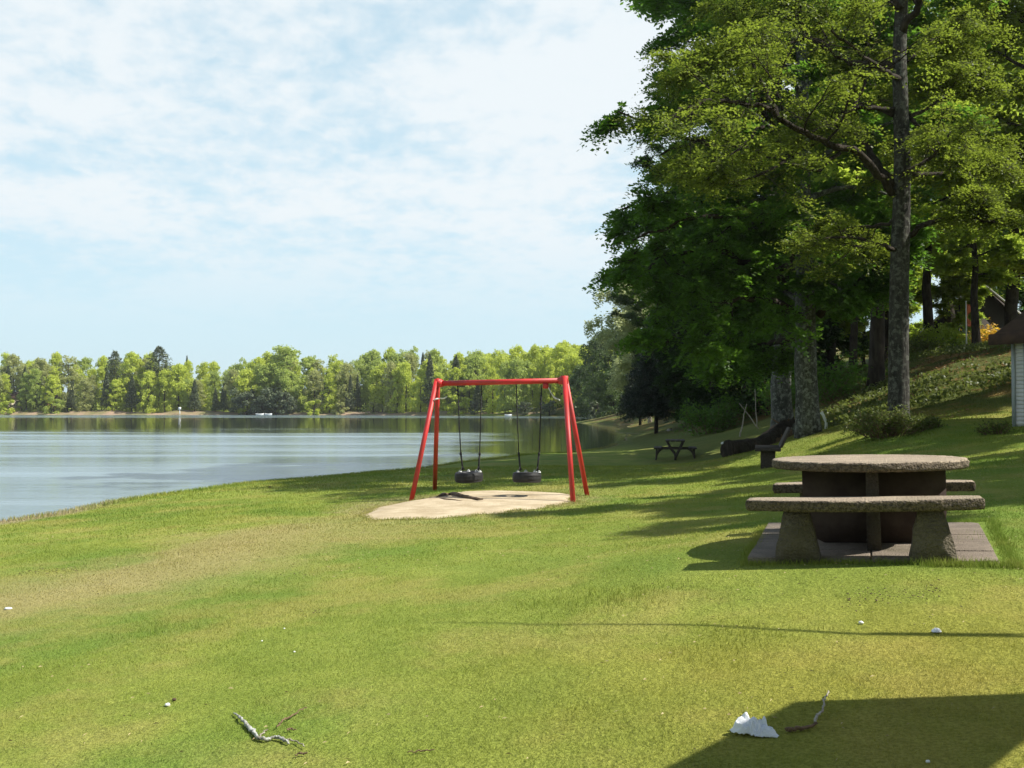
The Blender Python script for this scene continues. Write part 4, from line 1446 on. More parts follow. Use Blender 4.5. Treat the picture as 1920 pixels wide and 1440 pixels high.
def fork_trunk(mb, P, R_, rng, flare=1.5, sides=18):
    Q, L = resample(P, max(14, len(P) * 4))
    s = np.linspace(0, 1, len(P)); rr = np.interp(np.linspace(0, 1, len(Q)), s, R_)
    h = Q[:, 2] - Q[0, 2]
    rr = rr * (1 + (flare - 1) * np.exp(-h / .35))
    mb.tube(Q, rr, sides, wob=.022, rng=rng)


# ---- the slim grey beech in front (its limbs show dark against the leaves)
rng = np.random.default_rng(77)
Y0 = 24.0
base0 = wpt(1684, 806, Y0); base0[2] = g1(base0[0], Y0) - .05
o0 = base0.copy()
def LP(*q):
    return np.array([wpt(x, y, Y0 + d) for x, y, d in q]) - o0
tm = MB(); crown = MB(); tips = []
trunkP = np.vstack([[0, 0, 0], LP((1685, 740, 0), (1685, 640, 0), (1686, 520, .05), (1690, 400, .1), (1692, 300, .1), (1689, 200, 0), (1686, 110, 0), (1689, 30, .1), (1694, -60, .1), (1700, -200, .2), (1690, -330, .2))])
fork_trunk(tm, trunkP, [.245, .24, .23, .22, .205, .19, .175, .16, .14, .115, .09, .04], rng, 1.22)
limbs = [
    (LP((1672, 362, .05), (1655, 335, -.2), (1625, 303, -.6), (1600, 283, -.9), (1560, 275, -1.2), (1520, 252, -1.6), (1462, 228, -2.0), (1440, 205, -2.2), (1400, 198, -2.5), (1330, 186, -2.9), (1280, 205, -3.4), (1240, 230, -3.7)), .085, 3),
    (LP((1675, 350, .1), (1645, 305, .4), (1622, 268, .8), (1590, 250, 1.1), (1540, 262, 1.6), (1480, 285, 2.1), (1400, 280, 2.6), (1310, 262, 3.1), (1240, 290, 3.5)), .08, 3),
    (LP((1462, 228, -2.0), (1442, 190, -1.9), (1430, 160, -1.8), (1415, 128, -1.6), (1370, 90, -1.5)), .05, 3),
    (LP((1676, 205, 0), (1630, 202, -.3), (1598, 205, -.7), (1560, 232, -1.0), (1520, 250, -1.3)), .055, 2),
    (LP((1674, 215, 0), (1625, 190, .5), (1600, 205, .9), (1625, 150, 1.2), (1590, 110, 1.5)), .06, 3),
    (LP((1680, 128, 0), (1600, 119, .3), (1552, 92, .5), (1512, 66, .7), (1504, 30, .8), (1440, 40, .9), (1350, 60, 1.2)), .085, 3),
    (LP((1520, 70, .7), (1480, 80, .2), (1420, 84, -.4), (1350, 110, -.9), (1280, 130, -1.2)), .04, 3),
    (LP((1575, 287, -1.0), (1530, 322, -1.4), (1480, 300, -1.7), (1420, 330, -2.1), (1330, 350, -2.4)), .04, 3),
    (LP((1432, 238, -2.2), (1390, 272, -2.5), (1360, 300, -2.6), (1310, 318, -2.8)), .035, 2),
    (LP((1705, 442, .1), (1738, 420, -.2), (1780, 404, -.5), (1830, 408, -.8), (1885, 418, -1.2)), .065, 3),
    (LP((1790, 404, -.5), (1815, 390, -.5), (1832, 366, -.4)), .03, 2),
    (LP((1706, 218, 0), (1735, 205, .3), (1780, 178, .6), (1828, 162, 1.0)), .05, 3),
    (LP((1708, 222, 0), (1738, 248, -.3), (1755, 275, -.6), (1775, 290, -.9)), .045, 2),
    (LP((1702, 112, 0), (1726, 92, .3), (1780, 60, .8), (1850, 50, 1.3)), .05, 3),
    (LP((1692, 62, 0), (1712, 22, -.3), (1735, -30, -.8), (1780, -90, -1.4)), .09, 3),
    (LP((1690, 20, 0), (1640, -40, .5), (1580, -90, 1.0), (1500, -130, 1.6)), .08, 3),
    (LP((1692, -60, 0), (1760, -140, .4), (1840, -180, .8)), .07, 3),
    (LP((1692, -120, 0), (1640, -220, -.8), (1590, -300, -1.4)), .06, 3),
    (LP((1690, 300, 0), (1720, 330, 1.2), (1770, 320, 2.4), (1840, 300, 3.6)), .06, 3),
    (LP((1690, 150, 0), (1650, 130, -1.5), (1600, 90, -2.8), (1560, 60, -3.8)), .06, 3),
    (LP((1690, 400, 0), (1660, 420, 1.0), (1600, 430, 2.0), (1540, 440, 2.8)), .05, 3),
    (LP((1684, 470, 0), (1640, 455, -.6), (1580, 440, -1.2), (1500, 450, -1.6)), .05, 3),
    (LP((1690, 330, 0), (1730, 310, -1.2), (1780, 250, -2.4), (1830, 230, -3.0)), .05, 3),
]
lm = MB()
for P, r, lv in limbs:
    Q, L = resample(P, len(P) * 3)
    Q[1:] += rng.normal(0, .03, (len(Q) - 1, 3))
    lm.tube(Q, np.linspace(r * 1.15, r * .36, len(Q)), 9, caps=True, wob=.05, rng=rng)
    sub_branches(lm, P, r * 1.0, 2, rng, tips, .42, 9 if L > 4 else 7, .34, .02, .06, 1.0, 2.6)
def keep_tip(p):
    px_ = 960 + FPX * (p[0] + o0[0]) / (p[1] + o0[1])
    if p[1] < .25 and abs(px_ - 1688) < 34: return False
    if p[1] < -1.0: return rng.uniform() < .42
    return True


tips = [q for q in tips if keep_tip(q[0])]
V, F = sprays(tips, 5, 15, .66, .068, rng, lm)
#print('front tree tips', len(tips), 'leaves', len(F))
crown.add(V, F)
put_tree('beech_tree', o0, tm, M['bark_grey'], crown, M['leaf_olive'], 'slim grey-trunked beech with dark spreading limbs and olive spring leaves, growing from the bushy mound', extra=(('limbs', lm, M['bark_dark']),))


# ---- big dark beech with the lichen-grey trunk
def big_tree(rng, H, r0, crown_r, z0, nl, levels=2, per=60, spr=.42, leaf=.12, lean=(0, 0), top_r=.3, droop=.10, low_droop=.5, cx=0.0, flare=1.5, sides=16, count=6, twigs=True):
    """broad-leaved tree: tapering trunk, limbs from z0 up, crown radius crown_r"""
    tm, cm, tips = MB(), MB(), []
    n = 9
    P = np.array([[lean[0] * (k / n) ** 1.5 + rng.normal(0, .06) * (k > 0), lean[1] * (k / n) ** 1.5 + rng.normal(0, .06) * (k > 0), H * .92 * k / n] for k in range(n + 1)])
    fork_trunk(tm, P, np.linspace(r0, r0 * .12, n + 1), rng, flare, sides)
    Q, _ = resample(P, 60)
    for k in range(nl):
        u = (k + rng.uniform(.1, .9)) / nl
        z = z0 + (H * .9 - z0) * u
        i = int(np.argmin(abs(Q[:, 2] - z)))
        a = k * 2.4 + rng.uniform(-.4, .4)
        prof = math.sin(PI * min(1, .22 + .80 * (1 - u) ** .8)) ** .7 if u > .0 else 1
        L = crown_r * (.30 + .70 * prof) * rng.uniform(.8, 1.12)
        el = -.05 + .75 * u
        B = curve_path(Q[i], (math.cos(a) + cx * .4, math.sin(a), el + .25), L, 9, rng, .09, .02, low_droop * (1 - u) * .35)
        r = r0 * (.34 - .22 * u)
        tm.tube(B, np.linspace(r, r * .22, len(B)), 7, caps=False)
        sub_branches(tm, B, r, levels, rng, tips, .34, count, .28, .02, droop, 1.0, 3.2, 4)
    V, F = sprays(tips, 4, int(per / 4), spr * 1.7, leaf * 1.05, rng, tm if twigs else None)
    cm.add(V, F)
    return tm, cm, len(F)


rng = np.random.default_rng(40)
bB = wpt(1516, 808, 30); bB[2] = g1(bB[0], 30) - .1
tm, cm, nf = big_tree(rng, 20, .36, 5.6, 3.6, 34, 2, 62, .44, .13, lean=(-.2, .3), droop=.12, low_droop=.75, flare=1.2, cx=-.15)
#print('big beech leaves', nf)
# drooping low limbs on the lake side
tp = []
lm = MB()
for (pxs) in (((1520, 560, 0), (1440, 500, -.8), (1340, 470, -1.6), (1240, 480, -2.2), (1170, 540, -2.6)),
              ((1515, 600, 0), (1450, 560, -1.5), (1380, 560, -2.6), (1300, 600, -3.2), (1240, 650, -3.6)),
              ((1515, 520, 0), (1430, 420, 1.0), (1320, 380, 1.8), (1220, 370, 2.2), (1150, 400, 2.2)),
              ((1515, 450, 0), (1420, 320, -1.0), (1300, 260, -1.8), (1220, 230, -2.2), (1160, 205, -2.4)),
              ((1515, 620, 0), (1460, 640, 1.2), (1400, 660, 2.0), (1330, 690, 2.6)),
              ((1515, 350, 0), (1430, 200, .6), (1340, 100, 1.0), (1270, 60, 1.2)),
              ((1535, 592, 0), (1580, 555, -.5), (1620, 522, -.9), (1668, 482, -1.3), (1700, 440, -1.6)),
              ((1515, 500, 0), (1420, 500, 2.2), (1330, 520, 3.4), (1230, 560, 4.0)),
              ((1515, 420, 0), (1400, 400, -2.5), (1290, 410, -3.4), (1190, 450, -3.8))):
    P = np.array([wpt(x, y, 30 + d) for x, y, d in pxs]) - bB
    Q, L = resample(P, 16)
    Q[1:] += rng.normal(0, .05, (15, 3))
    lm.tube(Q, np.linspace(.13, .025, 16), 8, wob=.05, rng=rng)
    sub_branches(lm, P, .10, 2, rng, tp, .30, 8, .25, .0, .14, 1.0, 2.2, 4)
V, F = sprays(tp, 5, 13, .72, .125, rng, lm, sag=.45)
cm.add(V, F)
put_tree('beech_tree', bB, tm, M['bark_lichen'], cm, M['leaf_beech'], 'huge dark green beech whose thick trunk is grey with lichen, crown overhanging toward the lake', extra=(('limbs', lm, M['bark_dark']),))

# ---- shared kinds of broad-leaved tree (copied below with their own place, turn and size)
rng = np.random.default_rng(9)
tm, cm, nf = big_tree(rng, 17, .34, 5.2, 3.2, 26, 2, 46, .46, .17, lean=(.5, .2))
#print('kind A', nf)
def at_base(px, Y):
    p = wpt(px, 700, Y)
    return np.array([p[0], Y, g1(p[0], Y) - .12])


KA = put_tree('beech_tree', at_base(1468, 36), tm, M['bark_lichen'], cm, M['leaf_beech'], 'dark green beech just behind and left of the lichen-grey trunk, above the fallen log')
KA.rotation_euler.z = 1.0
KA.scale = (1.15, 1.15, 1.15)
tm, cm, nf = big_tree(rng, 13, .18, 3.6, 3.4, 20, 2, 46, .40, .15, lean=(-.3, .2), flare=1.3, count=5)
KB = put_tree('beech_tree', at_base(1832, 46), tm, M['bark_dark'], cm, M['leaf_bright'], 'bright green leafy tree with dark trunk up the slope, in front of the cabin', rot=.5)
KB.scale = (1.1, 1.1, 1.0)
tm, cm, nf = big_tree(rng, 9.5, .11, 3.5, .7, 26, 2, 44, .46, .17, lean=(.2, .1), flare=1.1, count=5, low_droop=.4)
KC = put_tree('young_beech', at_base(1305, 82), tm, M['bark_dark'], cm, M['leaf_beech'], 'bushy dark beech some way right of the blackish spruce', rot=.5)
# others of the wood: px, depth, kind, turn, size, leaf, label
wood = [
    (1642, 41, KB, 1.9, (1.8, 1.8, 1.5), 'leaf_bright', 'dark-stemmed leafy tree on the slope just left of the slim grey trunk'),
    (1597, 50, KB, 3.1, (1.2, 1.2, 1.2), 'leaf_beech', 'thin dark-stemmed tree on the slope between the two large trunks'),
    (1352, 58, KA, 2.1, .95, 'leaf_shaded', 'dark tree in deep shade behind the fallen log'),
    (1312, 68, KA, 4.1, 1.0, 'leaf_shaded', 'dark tree in deep shade behind the wooden picnic table'),
    (1420, 62, KA, 5.2, 1.05, 'leaf_shaded', 'dark tree in deep shade behind the crossed dead poles'),
    (1560, 62, KA, .6, 1.05, 'leaf_bright', 'bright green tree filling the gap between the two large trunks, far up the slope'),
    (1745, 55, KB, .3, (1.7, 1.6, 1.5), 'leaf_bright', 'bright green tree standing on the crest right of the slim grey trunk'),
    (1660, 72, KA, 3.6, 1.25, 'leaf_bright', 'tall bright green tree on the crest behind the slim grey trunk'),
    (1780, 66, KA, 2.6, 1.25, 'leaf_bright', 'tall bright green tree left of the cabin'),
    (1985, 50, KA, 2.8, 1.25, 'leaf_bright', 'large green tree above the shed roof at the right edge'),
    (1900, 58, KA, 5.9, 1.15, 'leaf_bright', 'leafy tree beside the cabin, behind the shed'),
    (1960, 33, KB, 1.2, (1.5, 1.5, 1.6), 'leaf_olive', 'olive tree right behind the shed, reaching in from the right edge'),
    (1850, 90, KA, 4.6, 1.3, 'leaf_bright', 'farthest green tree showing above the cabin'),
    (1490, 85, KA, .2, 1.2, 'leaf_shaded', 'far tall tree behind the lichen-grey trunk'),
    (1400, 92, KA, 1.7, 1.2, 'leaf_shaded', 'far tall tree behind the middle of the dark wood'),
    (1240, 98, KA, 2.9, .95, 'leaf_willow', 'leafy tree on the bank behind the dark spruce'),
    (1300, 60, KC, 2.1, .95, 'leaf_shaded', 'bushy dark beech, foliage down to the ground, behind the wooden picnic table'),
    (1335, 56, KC, .4, .9, 'leaf_shaded', 'bushy dark beech behind the left end of the fallen log'),
    (1385, 60, KC, 4.4, 1.1, 'leaf_shaded', 'bushy dark beech behind the crossed dead poles'),
    (1440, 52, KC, 3.0, 1.0, 'leaf_shaded', 'bushy dark beech just left of the two large trunks'),
    (1500, 58, KC, 5.5, 1.1, 'leaf_shaded', 'bushy dark beech behind the lichen-grey trunk'),
    (1565, 66, KC, 1.5, 1.2, 'leaf_shaded', 'bushy dark beech in the gap right of the lichen-grey trunk'),
    (1620, 76, KC, 2.5, 1.2, 'leaf_bright', 'bushy leafy tree on the crest left of the slim grey trunk'),
    (1690, 84, KC, .5, 1.0, 'leaf_bright', 'bushy leafy tree on the crest behind the slim grey trunk'),
    (1797, 61, KC, 4.9, .60, 'leaf_bright', 'young leafy tree hiding the left side of the cabin'),
    (1900, 76, KC, 3.5, 1.3, 'leaf_beech', 'bushy tree behind the cabin roof'),
    (3400, 10.5, KA, .8, .62, 'leaf_bright', 'tree out of view to the right, throwing shade beside the picnic table'),
    (2640, 19, KA, 2.2, .68, 'leaf_bright', 'tree out of view to the right, level with the shed front'),
    (2620, 27, KA, 5.1, .75, 'leaf_bright', 'tree out of view to the right, beyond the shed'),
    (2330, 40, KA, 1.4, .95, 'leaf_bright', 'tree out of view to the right, farther up the slope'),
    (2800, 14, KA, 3.9, .66, 'leaf_bright', 'tree out of view to the right behind the lawn'),
]
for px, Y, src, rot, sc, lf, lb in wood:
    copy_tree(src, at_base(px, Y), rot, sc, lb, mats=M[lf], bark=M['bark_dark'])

for k, (x, y, s_) in enumerate(((-13, -11, 1.1), (-5, -13, 1.2), (3, -12, 1.2), (11, -13, 1.1), (19, -11, 1.2), (-20, -14, 1.2))):  # trees added behind the camera to keep sky light off the foreground
    copy_tree(KA, (x, y, g1(x, y) - .1), k * 1.1, s_, 'added unseen tree behind the camera, blocking sky light, ' + ('left of the middle', 'just left of the middle', 'in the middle', 'right of the middle', 'rightmost', 'leftmost')[k], mats=M['leaf_bright'], bark=M['bark_dark'])

# ---- dark spruce by the bay
def spruce(rng, H, rb, z0, tiers, per, leaf, bare=.0):
    tm, cm, tips = MB(), MB(), []
    tm.tube([(0, 0, -.2), (.03, 0, H * .5), (0, .02, H)], [.16 * H / 9, .10 * H / 9, .015], 9)
    for k in range(tiers):
        z = z0 + (H - z0) * (k / tiers) ** .95
        L = rb * (1 - (z - z0) / (H - z0)) ** .85 * rng.uniform(.8, 1.1) + .12
        nb = max(5, int(9 * L / rb + 3))
        for j in range(nb):
            a = j / nb * 2 * PI + rng.uniform(-.3, .3) + k
            l = L * rng.uniform(.75, 1.1)
            B = curve_path((0, 0, z), (math.cos(a), math.sin(a), .10), l, 5, rng, .05, 0, .28)
            tm.tube(B, np.linspace(.03, .006, 6), 4, caps=False)
            Q, _ = resample(B, max(3, int(l / .22)))
            for i in range(1, len(Q)): tips.append((Q[i], Q[i] - Q[i - 1]))
    V, F = leaf_cloud(tips, per, .17, leaf, rng, .45, .35, .5, .35)
    cm.add(V, F)
    return tm, cm


rng = np.random.default_rng(3)
tm, cm = spruce(rng, 8.8, 2.5, 1.5, 26, 34, .17)
KS = put_tree('spruce_tree', at_base(1230, 70), tm, M['bark_dark'], cm, M['needle'], 'blackish spruce standing on the shore of the shaded bay')
copy_tree(KS, at_base(1200, 104), 1.3, 1.0, 'dark conifer behind the blackish spruce, farther round the bay')

# ---- birch with hanging grey-green foliage
def birch(rng, H, cr, per, leaf):
    tm, cm, tips = MB(), MB(), []
    P = np.array([(0, 0, -.3), (.1, 0, H * .3), (-.1, .1, H * .6), (.1, 0, H * .97)])
    fork_trunk(tm, P, [.22, .17, .10, .02], rng, 1.2, 12)
    Q, _ = resample(P, 50)
    for k in range(34):
        u = (k + .5) / 34
        i = int(12 + 36 * u)
        a = k * 2.4
        L = cr * math.sin(PI * (.18 + .72 * u)) * rng.uniform(.75, 1.1)
        B = curve_path(Q[i], (math.cos(a), math.sin(a), .75), L * 1.2, 7, rng, .08, .0, .35)
        tm.tube(B, np.linspace(.05, .012, 8), 5, caps=False)
        for j in range(2, 8):
            for q in range(3):
                d = rng.normal(0, .35, 3); d[2] = -1
                W_ = curve_path(B[j] + rng.normal(0, .15, 3), d, rng.uniform(.6, 1.9), 3, rng, .08, 0, .3)
                for p in W_: tips.append((p, np.array([0, 0, -1.])))
    V, F = leaf_cloud(tips, per, .24, leaf, rng, .8, .7, .2, .2)
    cm.add(V, F)
    return tm, cm


tm, cm = birch(rng, 20, 5.4, 20, .26)
KBi = put_tree('birch_tree', at_base(1218, 113), tm, M['twig'], cm, M['leaf_birch'], 'grey-green weeping birch rising behind the dark spruce, against the sky', rot=.4)
KBi.scale = (1.12, 1.12, .92)
copy_tree(KBi, at_base(1270, 140), 2.2, .95, 'second pale birch, almost hidden behind the first one', mats=M['leaf_birch'])

# ---- trees on the far bank: four leafy kinds and two pine kinds, each copied with its own place, turn and size
def far_leafy(rng, H, cr, n, size, lumps, z0=.03):
    tm, cm = MB(), MB()
    tm.tube([(0, 0, -.5), (.1, 0, H * .5), (0, .1, H * .9)], [.28, .18, .05], 6)
    for k in range(6):
        a = k * 2.4
        tm.tube([(0, 0, H * (.25 + .09 * k)), (math.cos(a) * cr * .6, math.sin(a) * cr * .6, H * (.45 + .08 * k))], [.10, .03], 4)
    c = []
    for k in range(lumps):
        u = rng.uniform(0, 1) ** .8
        z = H * (z0 + (1 - z0) * u)
        rr = cr * math.sin(PI * min(1, (.22 + .74 * u))) ** .6 * rng.uniform(.25, 1.0) * (1 + .25 * math.sin(k * 1.7) * (u > .6))
        a = rng.uniform(0, 2 * PI)
        c.append((rr * math.cos(a), rr * math.sin(a), z, rng.uniform(.10, .24) * cr * 1.1))
    c = np.array(c)
    i = rng.integers(0, len(c), n)
    d = rng.normal(size=(n, 3)); d /= np.linalg.norm(d, axis=1, keepdims=True)
    p = c[i, :3] + d * c[i, 3:4] * rng.uniform(.5, 1.25, (n, 1)) * [1, 1, .9]
    nrm = d * .7 + rng.normal(0, .8, (n, 3)); nrm /= np.linalg.norm(nrm, axis=1, keepdims=True)
    a = rng.normal(0, 1, (n, 3)); a -= nrm * (a * nrm).sum(1, keepdims=True); a /= np.linalg.norm(a, axis=1, keepdims=True)
    b = np.cross(nrm, a)
    s = size * rng.uniform(.5, 1.4, (n, 1))
    V = np.stack([p - a * s * .5, p + b * s * .35, p + a * s * .5, p - b * s * .35], 1).reshape(-1, 3)
    cm.add(V, np.arange(n * 4).reshape(-1, 4))
    return tm, cm


def far_pine(rng, H, cr, n, size, z0=.2, open_=False):
    tm, cm = MB(), MB()
    tm.tube([(0, 0, -.5), (.1, 0, H * .5), (0, .1, H)], [.24, .16, .04], 6)
    lv = 22
    k = rng.integers(0, lv, n)
    u = (k + .5) / lv
    rr = cr * ((1 - u) ** .8 if not open_ else np.sin(PI * (.15 + .8 * u)) ** .8) * (.75 + .5 * rng.uniform(0, 1, lv)[k])
    ang = rng.integers(0, 9, n) / 9 * 2 * PI + k * 1.3 + rng.normal(0, .16, n)
    q = rng.uniform(.1, 1, n) ** .6
    z = H * (z0 + (1 - z0) * u) - q * rr * .18 + rng.normal(0, .22, n)
    p = np.stack([rr * q * np.cos(ang), rr * q * np.sin(ang), z], 1)
    nrm = rng.normal(0, .5, (n, 3)) + [0, 0, .8]; nrm /= np.linalg.norm(nrm, axis=1, keepdims=True)
    a = rng.normal(0, 1, (n, 3)); a -= nrm * (a * nrm).sum(1, keepdims=True); a /= np.linalg.norm(a, axis=1, keepdims=True)
    b = np.cross(nrm, a)
    s = size * rng.uniform(.5, 1.4, (n, 1))
    V = np.stack([p - a * s * .5, p + b * s * .25, p + a * s * .5, p - b * s * .25], 1).reshape(-1, 3)
    cm.add(V, np.arange(n * 4).reshape(-1, 4))
    return tm, cm


rng = np.random.default_rng(123)
GRP = 'trees of the wood along the far shore'
kinds = {}
def make_kind(key, name, mbs, bark, leaf):
    tr, cr_ = mbs
    kinds[key] = (name, tr.mesh('trunk', bark, True), cr_.mesh('crown', leaf))


make_kind('l1', 'leafy_tree', far_leafy(rng, 19, 4.6, 7000, .52, 120), M['bark_dark'], M['far_green'])
make_kind('l2', 'leafy_tree', far_leafy(rng, 17, 4.0, 6200, .50, 105), M['bark_dark'], M['far_yellow'])
make_kind('l3', 'leafy_tree', far_leafy(rng, 20, 3.6, 5200, .50, 100), M['bark_dark'], M['far_olive'])
make_kind('l4', 'leafy_tree', far_leafy(rng, 13, 4.4, 5600, .50, 90, .03), M['bark_dark'], M['far_yellow'])
make_kind('p1', 'pine_tree', far_pine(rng, 18, 3.0, 4200, .62), M['bark_dark'], M['far_pine'])
make_kind('p2', 'pine_tree', far_pine(rng, 22, 3.4, 3800, .60, .35, True), M['bark_dark'], M['far_pine'])
make_kind('s1', 'waterside_shrub', far_leafy(rng, 7, 4.2, 3000, .48, 26, .0), M['bark_dark'], M['far_pine'])
make_kind('s2', 'waterside_shrub', far_leafy(rng, 5, 3.6, 2400, .45, 20, .0), M['bark_dark'], M['far_yellow'])


def plant(key, px, Y, H, label, mat=None, wide=1.0, rot=None, group=GRP, cat='tree', ref=None):
    name, tr, cr_ = kinds[key]
    base_h = {'l1': 19, 'l2': 17, 'l3': 20, 'l4': 13, 'p1': 18, 'p2': 22, 's1': 7, 's2': 5}[key]
    X = (px - 960) / FPX * Y
    z = g1(X, Y) - .3
    s = H / base_h
    t = empty(name, (X, Y, z), (0, 0, rng.uniform(0, 6.28) if rot is None else rot), label=label, cat=cat, group=group)
    t.scale = (s * wide, s * wide, s)
    for nm, me in (('trunk', tr), ('crown', cr_)):
        o = bpy.data.objects.new(nm, me); S.collection.objects.link(o); o.parent = t
        if nm == 'crown' and mat:
            o.material_slots[0].link = 'OBJECT'; o.material_slots[0].material = M[mat]
    return t


def shoreY(px):
    return float(np.interp(px, [-60, 0, 450, 700, 860, 960, 1060, 1130, 1180], [344, 343, 342, 326, 304, 288, 276, 262, 240]))


def Hfor(px, ytop, Y):
    """height so that a tree at px, Y tops out at photo row ytop"""
    X = (px - 960) / FPX * Y
    return wpt(px, ytop, Y)[2] - g1(X, Y) + .3


TOPL = {'far_green': 'mid green', 'far_yellow': 'yellow-green', 'far_olive': 'olive-green', 'far_pine': 'dark blue-green'}
# trees one can tell apart: kind, px, set-back, top row, leaf, label
named = [
    ('p2', 215, 14, 658, 'far_pine', 1.0, 'tall dark pine breaking the skyline left of the tallest pine pair'),
    ('p2', 298, 10, 650, 'far_pine', 1.35, 'tallest and broadest dark pine of the far shore'),
    ('p1', 350, 30, 668, 'far_pine', .6, 'slim pointed spruce tip just right of the tallest pine'),
    ('l2', 247, 10, 662, 'far_yellow', 1.0, 'bright yellow-green tree between the two tall dark pines'),
    ('l2', 335, 6, 684, 'far_yellow', 1.25, 'round bright yellow-green tree right of the tallest pine'),
    ('p1', 365, 3, 712, 'far_pine', 1.1, 'short dark pine on the shore right of the white post'),
    ('p1', 420, 4, 718, 'far_pine', 1.1, 'squat dark pine above the sandy bank, left of the dark shrubs'),
    ('l1', 535, 10, 652, 'far_green', 1.5, 'big rounded green tree, highest right of the dark shrubs'),
    ('p1', 612, 4, 700, 'far_pine', .9, 'dark pine on the shore between the shrubs and the swing'),
    ('p1', 657, 4, 704, 'far_pine', .8, 'dark narrow pine standing alone before bright green trees'),
    ('p1', 806, 4, 665, 'far_pine', .95, 'dark pine showing beside the left leg of the swing'),
    ('l3', 127, 10, 668, 'far_olive', 1.2, 'olive tree with bare top left of the dark pines'),
    ('p1', 46, 6, 690, 'far_pine', 1.2, 'dark pine at the left beside the brick house'),
    ('p1', 75, 5, 705, 'far_pine', 1.1, 'dark pine just right of the brick house'),
    ('l2', 745, 4, 690, 'far_yellow', 1.0, 'glowing green tree just left of the red swing'),
    ('p1', 855, 5, 668, 'far_pine', 1.3, 'dark pine above the left tyre swing'),
    ('p1', 895, 2, 715, 'far_pine', 1.2, 'short dark pine on the shore between the swing ropes'),
]
for key, px, back, yt, mat, wd, lb in named:
    Y = shoreY(px) + back
    plant(key, px, Y, Hfor(px, yt, Y), lb, mat, wd)
MARKS = [(10, 'the cream house'), (77, 'the brick house'), (127, 'the bare-topped olive tree'), (215, 'the first tall pine'), (298, 'the tallest pine'), (337, 'the white post'), (420, 'the squat pine'), (490, 'the white boats'), (540, 'the big rounded tree'), (612, 'the middle shore pine'), (657, 'the lone narrow pine'), (715, 'the glowing green tree'), (770, 'the front left swing leg'), (818, 'the crossbar left end'), (880, 'the left tyre swing'), (945, 'the crossbar middle'), (990, 'the right tyre swing'), (1060, 'the crossbar right end'), (1105, 'the back right swing leg')]
FAR = []
def near_mark(px):
    x, nm = min(MARKS, key=lambda q: abs(q[0] - px))
    d = px - x
    return ('above ' if abs(d) < 10 else 'left of ' if d < 0 else 'right of ') + nm


# the rest of the wood: rows from the shore back
sky_x = [-40, 0, 60, 110, 150, 210, 260, 340, 380, 430, 480, 540, 580, 640, 700, 760, 830, 900, 960, 1020, 1080, 1130]
sky_y = [676, 676, 674, 670, 686, 676, 668, 684, 692, 684, 676, 660, 668, 672, 664, 660, 662, 662, 662, 652, 646, 640]
for row, (back, step, lo) in enumerate(((5, 30, 26), (13, 27, 10), (24, 27, 2), (38, 30, 0))):
    for px in np.arange(-45 + 11 * row, 1150, step):
        px = px + rng.uniform(-9, 9)
        Y = shoreY(px) + back + rng.uniform(-3, 3)
        yt = np.interp(px, sky_x, sky_y) + lo + rng.uniform(-12, 16 if row < 2 else 12)
        q = rng.uniform()
        lf = ('far_yellow' if q < .40 else 'far_green' if q < .72 else 'far_olive' if q < .90 else 'far_pine')
        if px > 820: lf = 'far_yellow' if q < .75 else 'far_green'
        if px < 330 and q > .55: lf = 'far_olive' if q < .8 else 'far_pine'
        key = ('p1' if lf == 'far_pine' else rng.choice(['l1', 'l2', 'l3'] if row else ['l1', 'l2', 'l4']))
        place = ('first row', 'second row', 'third row', 'back row')[row]
        FAR.append((px, plant(key, px, Y, Hfor(px, yt, Y), '%s far tree, %s, ' % (TOPL[lf], place) + near_mark(px), lf, rng.uniform(.62, 1.2))))
# hillside canopy rising behind the swing
for row in range(5):
    for px in np.arange(860 + 9 * row, 1175, 27):
        px = px + rng.uniform(-8, 8)
        Y = shoreY(px) + 55 + row * 16 + rng.uniform(-4, 4)
        yt = np.interp(px, [860, 960, 1020, 1080, 1130], [664, 662, 651, 645, 640]) + 8 - row * 1.5 + rng.uniform(-2, 5)
        H = min(22, Hfor(px, yt, Y))
        if H < 6: continue
        FAR.append((px, plant(rng.choice(['l1', 'l2']), px, Y, H, 'pale hill tree, %s canopy row, ' % ('front', 'second', 'third', 'fourth', 'rearmost')[row] + near_mark(px), 'far_yellow', rng.uniform(1.0, 1.3), group='canopy on the hill behind the swing')))
seen = {}
for px, ob in FAR: seen.setdefault(ob['label'], []).append((px, ob))
for lb, obs in seen.items():
    if len(obs) > 1:
        obs.sort(key=lambda q: q[0])
        words = ('left one', 'right one') if len(obs) == 2 else ('leftmost', 'middle one', 'rightmost')
        for (px, ob), w_ in zip(obs, words): ob['label'] = lb + ', ' + w_
